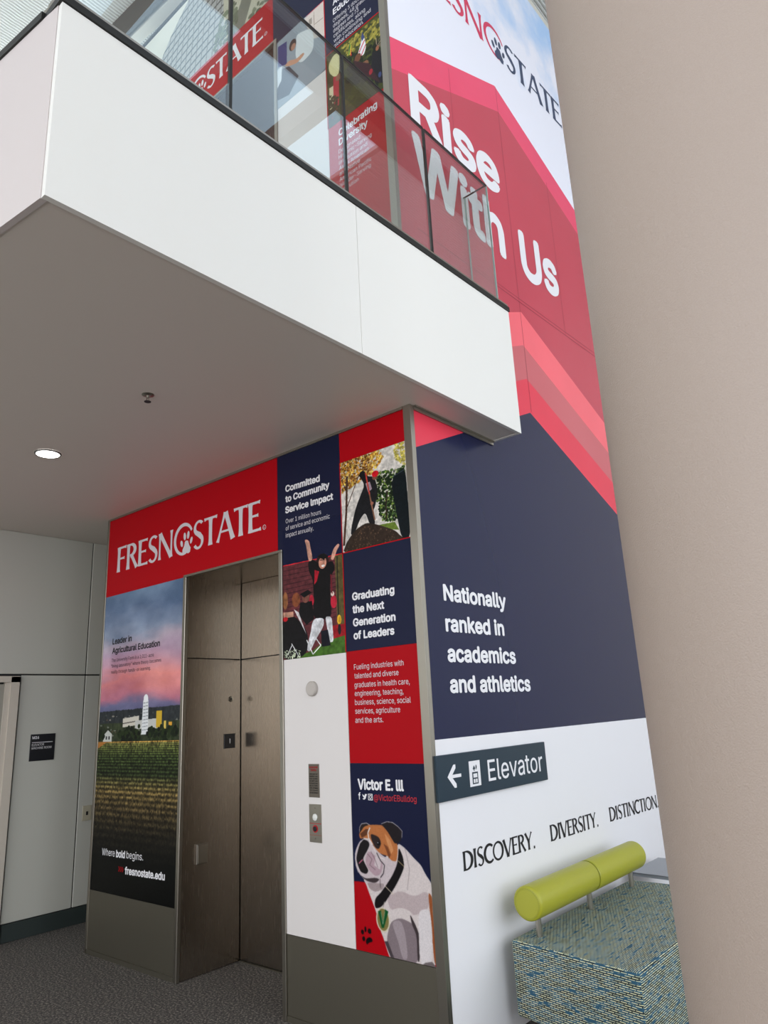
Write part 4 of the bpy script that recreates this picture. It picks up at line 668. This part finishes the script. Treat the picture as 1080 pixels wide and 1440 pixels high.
MB().box(-2.1298, -2.112, .118, .208, .667, .795).build('housing', M_steel, bx, bevel=.004)
MB().box(-2.112, -2.109, .126, .200, .676, .786).build('cover', M_trim, bx, bevel=.001, seg=1)
# call station on the white panel
cs = thing('call_button_station', 'steel call station with a white button and red ringed key switch on white panel', 'call button', (-.841, 0, 1.01))
MB().box(-.890, -.792, -.003, -.0002, .914, 1.113).build('plate', M_trim, cs, bevel=.001, seg=1)
MB().lathe((-.841, -.003, 1.045), (0, -1, 0), [(0, .018), (.004, .018), (.006, .013), (.007, .0)], 28).build('call_button', mat('button_white', (226, 226, 220), .3), cs, smooth=True)  # plain off-white button colour
M_redp = mat('print_warning_red', (180, 30, 36), .4)
MB().lathe((-.841, -.003, .985), (0, -1, 0), [(0, .020), (.002, .020)], 28).build('key_ring', M_redp, cs)
MB().lathe((-.841, -.005, .985), (0, -1, 0), [(0, .0135), (.004, .0135), (.005, .010)], 24).build('key_switch', M_black, cs)
for z in (1.093, .935): MB().lathe((-.841, -.003, z), (0, -1, 0), [(0, .005), (.002, .004)], 12).build('screw', M_steel, cs)
shapes('engraved_line', 'F', [[(-.888, 1.011), (-.794, 1.011), (-.794, 1.014), (-.888, 1.014)]], M_redp, cs, .0034)
shapes('engraved_line', 'F', [[(-.888, .951), (-.794, .951), (-.794, .9525), (-.888, .9525)]], M_redp, cs, .0034)
ws = MB().box(-.889, -.802, -.003, -.0002, 1.149, 1.328).build('fire_notice_plate', mat('notice_steel', (128, 120, 110), .4, metal=.9), None, bevel=.001, seg=1); tag(ws, 'small steel notice plate with red heading above the call buttons', 'sign')
lines('lettering', 'F', [('IN CASE OF FIRE', -.880, -.812, 1.305, 1.305, .010), ('ELEVATORS', -.868, -.824, 1.290, 1.290, .010)], M_redp, ws, .02, .0034)
lines('lettering', 'F', [(s_, -.880, -.814, 1.270-i*.0125, 1.270-i*.0125, .0075) for i, s_ in enumerate(('ARE OUT OF', 'SERVICE USE', 'EXIT STAIRS', 'DO NOT USE', 'ELEVATORS', 'IN A FIRE', 'USE STAIRS', 'TO LEAVE', 'BUILDING', 'CALMLY'))][:9], M_black, ws, .015, .0034)
di = thing('door_chime_disc', 'round pale metal disc mounted high on the white call panel', 'indicator', (-.840, 0, 1.747))
MB().lathe((-.840, -.0002, 1.747), (0, -1, 0), [(0, .043), (.016, .043), (.019, .040)], 40).build('rim', mat('disc_grey', (176, 168, 160), .4), di, smooth=True)
MB().lathe((-.840, -.019, 1.747), (0, -1, 0), [(0, .036), (.002, .035)], 40).build('face', mat('disc_face', (190, 182, 174), .5), di)
# room sign and outlet on the left wall
rs = MB().box(-4.1198, -4.112, -.150, .062, 1.337, 1.554).build('room_sign', M_black, None, bevel=.002, seg=1); tag(rs, 'square black room sign with white lettering on the left wall', 'sign')
lines('lettering', 'W', [('M26', -.136, -.080, 1.516, 1.516, .022)], M_white, rs, .02, .0085)
lines('lettering', 'W', [('ELEVATOR', -.136, -.034, 1.458, 1.460, .018), ('MACHINE ROOM', -.136, .032, 1.432, 1.434, .018)], M_white, rs, .0, .0085)
shapes('divider_line', 'W', [[(-.136, 1.484), (.04, 1.484), (.04, 1.489), (-.136, 1.489)]], M_light, rs, .0085)
ou = thing('wall_outlet', 'small beige outlet plate on the left wall beside the elevator wall edge', 'outlet', (-4.12, .395, .87))
MB().box(-4.1198, -4.113, .350, .432, .805, .928).build('plate', mat('ivory_plate', (176, 168, 146), .4), ou, bevel=.003)
MB().box(-4.1135, -4.111, .382, .400, .85, .88).build('socket', M_black, ou)

# ------------------------------------------------------------------ UPPER FLOOR PANELS (same layout, one storey up)
up_hd = board('header_panel', 'red panel with white university name over the upper floor elevator, behind glass', 'panel', XA, XC-g, 6.812, 7.285, M_red)
MB().box(XA, XB-.012, 0, .012, 6.797, 6.8115).build('lower_edge', M_red, up_hd)
logo('F', -3.075, 6.955, up_hd, (M_white, M_white), cap_=.215)
cv = Canvas(XA, XC-g, 7.287, TOPF-.02, 300, (222, 219, 204)); X, Z = cv.X, cv.Z
cv.a += ((cv.noise(4, 3, 4, 31)-.5)*26)[..., None]
FAC = [(-2.9, 7.287), (-2.98, 7.5), (-2.85, 7.8), (-2.62, 8.05), (-2.3, 8.30), (-1.55, 8.30), (-1.72, 7.9), (-1.78, 7.5), (-1.75, 7.287)]
cv.poly([(-3.25, 7.287), (-3.1, 7.42), (-2.98, 7.5), (-2.8, 7.287)], (150, 152, 150)); cv.poly(FAC, (176, 178, 174))
msk = (cv.a[..., 0] < 178) & (cv.a[..., 0] > 174)
for i in range(16):
    z0 = 7.1+i*.085; cv.line([(-2.98+.2*t, z0+.55*t-.28*t*t) for t in np.linspace(0, 6, 1)] or [], .01, (80, 84, 84)) if 0 else None
    pts = [(-3.0+t*1.3, z0+.42*t-.16*t*t+.06) for t in np.linspace(0, 1, 12)]; cv.line(pts, .020, (78, 84, 84))
for i in range(15):
    x = -2.95+i*.085; cv.line([(x-.03, 7.28), (x+.02, 7.8), (x+.12, 8.31)], .010, (104, 108, 108))
keep = np.zeros((cv.h, cv.w), bool); tmp = Canvas(XA, XC-g, 7.287, TOPF-.02, 300, (0, 0, 0)); tmp.poly(FAC, (255, 255, 255)); keep = tmp.a[..., 0] > 10
base_ = (np.array((222, 219, 204))+((cv.noise(4, 3, 4, 31)-.5)*26)[..., None]); cv.a[~keep & (X < -1.9)] = base_[~keep & (X < -1.9)]
cv.poly([(-3.25, 7.287), (-3.12, 7.40), (-3.02, 7.42), (-2.96, 7.287)], (150, 152, 150)); cv.poly([(-3.17, 7.287), (-3.09, 7.39), (-3.09, 7.287)], (52, 62, 78))
cv.poly([(-1.78, 7.287), (-1.80, 7.8), (-1.55, 8.3), (-1.14, 8.3), (-1.14, 7.287)], (196, 192, 170)); cv.poly([(-1.72, 7.287), (-1.45, 7.75), (-1.14, 8.0), (-1.14, 7.7), (-1.4, 7.5), (-1.5, 7.287)], (120, 122, 108))
cv.dabs([(-1.95, 7.287), (-1.6, 7.287), (-1.62, 7.75), (-1.85, 7.6)], 120, .03, (104, 116, 92)); cv.dabs([(-1.5, 7.287), (-1.14, 7.287), (-1.14, 7.5)], 60, .03, (110, 120, 96))
cv.blur(); cv.grain(3)
bp_ = cv.panel('picture_panel', 'F', cv.material('building_print')); tag(bp_, 'printed picture of a curved gridded building facade, highest on the upper elevator wall', 'panel')
trim('parapet_trim', 'dark thin cap along the top of the upper elevator wall', MB().box(-3.30, -.0, -.012, .30, TOPF+.001, TOPF+.02)).data.materials[0] = M_dark
board('colour_panel', 'plain navy panel of the upper floor, left of the education text', 'panel', XC+g, XD-g, 6.767, TOPF-.02, M_navy)
cv = Canvas(XC+g, XD-g, 6.113, 6.765, 400, (120, 128, 134)); cv.draw(LAB); cv.blur(); cv.grain(4)
lp = cv.panel('picture_panel', 'F', cv.material('lab_print')); tag(lp, 'printed picture of students in a laboratory, upper floor behind the glass', 'panel')
board('white_panel', 'plain white panel of the upper floor under the laboratory picture', 'panel', -1.090, XD-g, F2+.02, 6.111, M_offw)
ep = board('text_panel', 'navy panel with white education degrees text at the top of the upper wall', 'panel', XD+g, XE, 6.224, TOPF-.02, M_navy)
lines('lettering', 'F', [('Academic', -.475, -.17, 6.634, 6.634, .055), ('Education', -.475, -.15, 6.545, 6.545, .055)], M_white, ep, .024)
lines('lettering', 'F', [('Offering 3 doctoral', -.478, -.16, 6.474, 6.474, .034), ('degrees, 48 graduate', -.478, -.10, 6.427, 6.427, .034), ('degrees and 73', -.478, -.23, 6.380, 6.380, .034), ('certificates, along', -.478, -.17, 6.333, 6.333, .034), ('with continuing and', -.478, -.12, 6.286, 6.286, .034), ('global education.', -.478, -.19, 6.240, 6.240, .034)], M_light, ep, .0)
shapes('red_border', 'F', [[(XD-.006, 5.575), (XD+.004, 5.575), (XD+.004, TOPF-.03), (XD-.006, TOPF-.03)], [(XD, 6.219), (XE, 6.219), (XE, 6.228), (XD, 6.228)]], M_red, ep)
cv = Canvas(XD+g, XE, 5.576, 6.222, 400, (60, 66, 36)); cv.draw(FLAGS); cv.blur(); cv.grain(5)
fl_ = cv.panel('picture_panel', 'F', cv.material('festival_print')); tag(fl_, 'printed picture of a crowd with flags and feathered headdress, upper floor', 'panel')
dvp = board('text_panel', 'red panel with pale diversity text behind the railing glass', 'panel', XD+g, XE, F2+.02, 5.574, M_red)
lines('lettering', 'F', [('Celebrating', -.465, -.11, 5.452, 5.462, .055), ('Diversity', -.467, -.20, 5.375, 5.372, .055)], M_white, dvp, .024)
lines('lettering', 'F', [(s_, -.472, -.472+w_, 5.312-i*.046, 5.312-i*.046, .031) for i, (s_, w_) in enumerate((('Designated', .20), ('Hispanic-Serving', .30), ('Institution and', .26), ('Asian American', .27), ('and Native', .19), ('American Pacific', .29), ('Islander-Serving', .28), ('Institution', .17)))], M_light, dvp, .0)

# ------------------------------------------------------------------ MURAL WALL (x = 0 plane, coords y,z)
mu = thing('wall_mural', 'tall printed mural of red chevrons, sky and navy on the wall beside the corner', 'mural', (0, 3, 0))
YE = 6.5
def vband(pk, zl, sl, YE_=YE): return [(0.008, zl), pk, (YE_, pk[1]+sl*(YE_-pk[0]))]
B1 = vband((1.481, 6.69), 5.992, -.328); B2 = vband((1.498, 6.428), 5.718, -.344); B3 = vband((1.506, 4.525), 3.868, -.393)
B4 = vband((1.478, 4.228), 3.575, -.378); B5 = vband((1.476, 3.947), 3.30, -.375); B6 = vband((1.471, 3.671), 3.020, -.383)
def field_(name, pts, m, d=.0117): MB().prism([(-d-.0002, y, z) for y, z in pts], (d, 0, 0)).build(name, m, mu)
field_('sky_field', [(.008, TOPR), B1[0], B1[1], B1[2], (YE, TOPR), (2.4, TOPR-.002)][::1], M_sky)
def bandf(name, A, B, m): field_(name, [A[0], A[1], A[2], B[2], B[1], B[0]], m)
bandf('chevron_band', B1, B2, mat('mural_red_glare', (238, 74, 108), .38, noise=.04, nscale=2)); bandf('chevron_band', B2, B3, M_mred2); bandf('chevron_band', B3, B4, M_mred4); bandf('chevron_band', B4, B5, M_mred3); bandf('chevron_band', B5, B6, M_mred)  # top band red made pinker, skylight glare put into its colour
field_('navy_field', [B6[0], B6[1], B6[2], (YE, 1.446), (.008, 1.446)], M_navyR)
field_('white_field', [(.008, 1.4458), (YE, 1.4458), (YE, .002), (.008, .002)], M_white)
# seams of the vinyl sheets
M_seam = mat('seam_dark_red', (120, 40, 52), .6); M_seam2 = mat('seam_navy', (30, 34, 60), .6)  # seams are thin lines in a darker red
sm = MB()
def sline(y0, z0, y1, z1, wd=.004):
    d = Vector((0, y1-y0, z1-z0)).normalized(); n = Vector((0, -d.z, d.y))*wd/2
    a, b = Vector((.0009, y0, z0)), Vector((.0009, y1, z1)); sm.add([a-n, b-n, b+n, a+n], [(0, 1, 2, 3)])
sline(1.49, 3.68, 1.495, 6.69, .003); sline(2.278, 4.64, 2.29, 6.2, .003); sline(.2, 4.575, YE, 4.74, .004); sline(.9, 4.62, YE, 4.79, .003); sline(.75, 4.6, .76, 6.3, .002)
sm.build('sheet_seam', M_seam, mu)
# mural lettering
lines('lettering', 'R', [('Rise', .219, 1.385, 5.452, 5.518, .392)], M_white, mu, .030, .0014)
lines('lettering', 'R', [('With', .208, 1.362, 4.925, 4.935, .43), ('Us', 1.603, 2.262, 4.905, 4.995, .425)], M_white, mu, .030, .0014)
lines('lettering', 'R', [('Nationally', .2, .863, 2.176, 2.178, .088), ('ranked in', .199, .811, 2.006, 2.009, .088), ('academics', .198, .917, 1.843, 1.844, .088), ('and athletics', .2, 1.064, 1.680, 1.679, .088)], M_white, mu, .030, .0014)
caps('lettering', 'R', 'DISCOVERY.', .206, .933, .806, .799, .090, M_black, mu, .0014)
caps('lettering', 'R', 'DIVERSITY.', 1.125, 1.784, .802, .794, .090, M_black, mu, .0014)
caps('lettering', 'R', 'DISTINCTION.', 1.973, 2.875, .796, .779, .090, M_black, mu, .0014)
M_pink = mat('print_crimson', (214, 38, 84), .4); M_slate = mat('print_slate_blue', (44, 60, 92), .4)
logo('R', .235, 6.985, mu, (M_pink, M_slate), sx=1.44, dz=.215, cap_=.285, reg=False)
# elevator sign
es = MB().box(.0016, .022, .010, 1.130, 1.150, 1.370).build('elevator_sign', M_signblue, None, bevel=.002, seg=1); tag(es, 'dark teal rectangular sign with arrow and white lettering on the mural wall', 'sign')
lines('lettering', 'R', [('Elevator', .470, 1.078, 1.207, 1.207, .108)], M_white, es, .004, .0226)
shapes('arrow', 'R', [[(.093, 1.262), (.150, 1.318), (.168, 1.318), (.168, 1.300), (.137, 1.270), (.215, 1.270), (.215, 1.254), (.137, 1.254), (.168, 1.224), (.168, 1.206), (.150, 1.206)]], M_white, es, .0226)
pg = shapes('pictogram', 'R', [[(.290, 1.195), (.395, 1.195), (.395, 1.322), (.290, 1.322)]], M_white, es, .0226)
shapes('pictogram_figure', 'R', [[(.315, 1.206), (.370, 1.206), (.370, 1.266), (.315, 1.266)], [(.322, 1.280), (.336, 1.300), (.350, 1.280), (.340, 1.280), (.340, 1.272), (.332, 1.272), (.332, 1.280)], [(.350, 1.292), (.364, 1.292), (.357, 1.274)], [(.353, 1.30), (.361, 1.30), (.361, 1.288), (.353, 1.288)]], M_signblue, es, .0232)
shapes('pictogram_car', 'R', [[(.324, 1.238), (.361, 1.238), (.361, 1.258), (.324, 1.258)], [(.324, 1.212), (.340, 1.212), (.340, 1.231), (.324, 1.231)], [(.345, 1.212), (.361, 1.212), (.361, 1.231), (.345, 1.231)]], M_white, es, .0238)

# ------------------------------------------------------------------ COLUMN
ccx, ccy = 2.29075-1.25*math.sin(math.radians(6.4)), -3.027+1.25*math.cos(math.radians(6.4))
R_ = 1.25*math.sin(math.radians(21.23-6.4))
co = MB().lathe((ccx, ccy, 0.004), (0, 0, 1), [(0, R_), (4.3, R_), (8.79, R_)], 128).build('round_column', M_col, None, smooth=True); tag(co, 'large round beige painted column in the right foreground', 'column')

# ------------------------------------------------------------------ BENCH
M_fab = bpy.data.materials.new('dashed_upholstery'); M_fab.use_nodes = True; nt = M_fab.node_tree; b = nt.nodes['Principled BSDF']; b.inputs['Roughness'].default_value = .85
uvn = nt.nodes.new('ShaderNodeUVMap'); br = nt.nodes.new('ShaderNodeTexBrick')
br.offset = .5; br.inputs['Scale'].default_value = 1; br.inputs['Brick Width'].default_value = .036; br.inputs['Row Height'].default_value = .0090; br.inputs['Mortar Size'].default_value = .0031; br.inputs['Mortar Smooth'].default_value = .1
br.inputs['Color1'].default_value = lin((226, 226, 184)); br.inputs['Color2'].default_value = lin((96, 128, 128)); br.inputs['Bias'].default_value = -.45
nt.links.new(uvn.outputs[0], br.inputs['Vector'])
mp = nt.nodes.new('ShaderNodeMapping'); mp.inputs['Scale'].default_value = (13, 62, 1); nz_ = nt.nodes.new('ShaderNodeTexNoise'); nz_.inputs['Scale'].default_value = 1; nz_.inputs['Detail'].default_value = 1
nt.links.new(uvn.outputs[0], mp.inputs[0]); nt.links.new(mp.outputs[0], nz_.inputs['Vector'])
cr = nt.nodes.new('ShaderNodeValToRGB'); cr.color_ramp.elements[0].position = .42; cr.color_ramp.elements[0].color = lin((30, 40, 42)); cr.color_ramp.elements[1].position = .58; cr.color_ramp.elements[1].color = lin((44, 92, 116))
nt.links.new(nz_.outputs[0], cr.inputs[0]); nt.links.new(cr.outputs[0], br.inputs['Mortar'])
mx = nt.nodes.new('ShaderNodeMixRGB'); gt = nt.nodes.new('ShaderNodeMath'); gt.operation = 'GREATER_THAN'; gt.inputs[1].default_value = .64
nt.links.new(nz_.outputs[0], gt.inputs[0]); nt.links.new(gt.outputs[0], mx.inputs[0]); nt.links.new(br.outputs[0], mx.inputs[1]); mx.inputs[2].default_value = lin((38, 84, 108))
nt.links.new(mx.outputs[0], b.inputs['Base Color'])
be = thing('upholstered_bench', 'patterned teal bench with a lime green bolster backrest against the mural wall', 'bench', (.45, 1.2, 0))
def upholstered(name, quad, z0, z1, rad, m, parent):
    me = bpy.data.meshes.new(name); bm = bmesh.new()
    lo = [bm.verts.new((x, y, z0)) for x, y in quad]; hi = [bm.verts.new((x, y, z1)) for x, y in quad]
    bm.faces.new(lo[::-1]); bm.faces.new(hi)
    for i in range(4): bm.faces.new((lo[i], lo[(i+1) % 4], hi[(i+1) % 4], hi[i]))
    bmesh.ops.bevel(bm, geom=bm.edges[:], offset=rad, segments=5, profile=.5, affect='EDGES')
    uv = bm.loops.layers.uv.new('UVMap')
    for f in bm.faces:
        n = f.normal; f.smooth = True
        for l in f.loops:
            c = l.vert.co
            if abs(n.y) > max(abs(n.x), abs(n.z))*.98: l[uv].uv = (c.x, c.z)
            elif abs(n.z) >= abs(n.x): l[uv].uv = (c.y, -c.x+2)
            else: l[uv].uv = (c.y, c.z-.45-.8+2)
    bm.to_mesh(me); bm.free(); me.materials.append(m); o = bpy.data.objects.new(name, me); C.objects.link(o); link(o, parent); return o
upholstered('seat', [(.072, .475), (.800, .335), (.790, 1.96), (.090, 1.96)], .105, .450, .018, M_fab, be)
for (x, y) in ((.16, .56), (.70, .46), (.70, 1.86), (.16, 1.86)): MB().cyl((x, y, .001), (x, y, .107), .022, n=20).build('leg', M_dark, be, smooth=True)
M_lime = mat('lime_vinyl', (164, 163, 42), .42, bump=.15, bscale=300, coat=.05)
br_ = .083; bxx, bzz = .172, .617
def bolster(y0, y1, name='bolster_segment'):
    L = y1-y0; pr = []
    for i in range(7): a = i/6*math.pi/2; pr.append((.016*(1-math.cos(a)) if 0 else .016-.016*math.sin(math.pi/2-a) if 0 else .016*(1-math.cos(a))*0+.016*(1-math.sin(math.pi/2-a+0)) , br_-.016+.016*math.sin(a)))
    pr2 = [(L-t, r) for t, r in pr[::-1]]
    return MB().lathe((bxx, y0, bzz), (0, 1, 0), pr+pr2, 56).build(name, M_lime, be, smooth=True)
s1 = bolster(.500, 1.199); s2 = bolster(1.201, 1.900)
def ring(y, r, t, name, parent, m, n=56):
    vs = []; k = 8
    for i in range(n):
        a = 2*math.pi*i/n
        for j in range(k):
            c = 2*math.pi*j/k; rr = r+t*math.cos(c); vs.append((bxx+rr*math.cos(a), y+t*math.sin(c), bzz+rr*math.sin(a)))
    MB().add(vs, [(i*k+j, i*k+(j+1) % k, ((i+1) % n)*k+(j+1) % k, ((i+1) % n)*k+j) for i in range(n) for j in range(k)]).build(name, m, parent, smooth=True)
M_limed = mat('lime_vinyl_dark', (120, 128, 22), .5)
ring(.502, .066, .0022, 'end_seam', s1, M_limed); ring(1.898, .066, .0022, 'end_seam', s2, M_limed); ring(1.2, .0815, .0016, 'middle_seam', s1, M_limed)
st = MB()
for i in range(44):
    a = 2*math.pi*i/44; st.box(bxx+.0705*math.cos(a)-.0013, bxx+.0705*math.cos(a)+.0013, .4985, .5005, bzz+.0705*math.sin(a)-.0013, bzz+.0705*math.sin(a)+.0013)
st.build('stitching', M_limed, s1)['kind'] = 'stuff'
for y in (.585, 1.185, 1.785): MB().cyl((.178, y, .445), (.178, y, .56), .0155, n=24).build('post', M_trim, be, smooth=True)
# side table beyond the bench
tt = thing('side_table', 'low table with a grey top at the far end of the bench', 'table', (.36, 2.3, 0))
up_ = [(.07, 2.05), (.66, 1.99), (.66, 2.56), (.07, 2.56)]
MB().prism([(x, y, .455) for x, y in up_], (0, 0, .022)).build('tabletop', mat('table_grey', (132, 136, 142), .35), tt, bevel=.006)
MB().cyl((.36, 2.28, .02), (.36, 2.28, .455), .03).build('pedestal', M_trim, tt, smooth=True)
MB().lathe((.36, 2.28, 0.001), (0, 0, 1), [(0, .2), (.012, .2), (.02, .17)], 40).build('base', M_trim, tt, smooth=True)
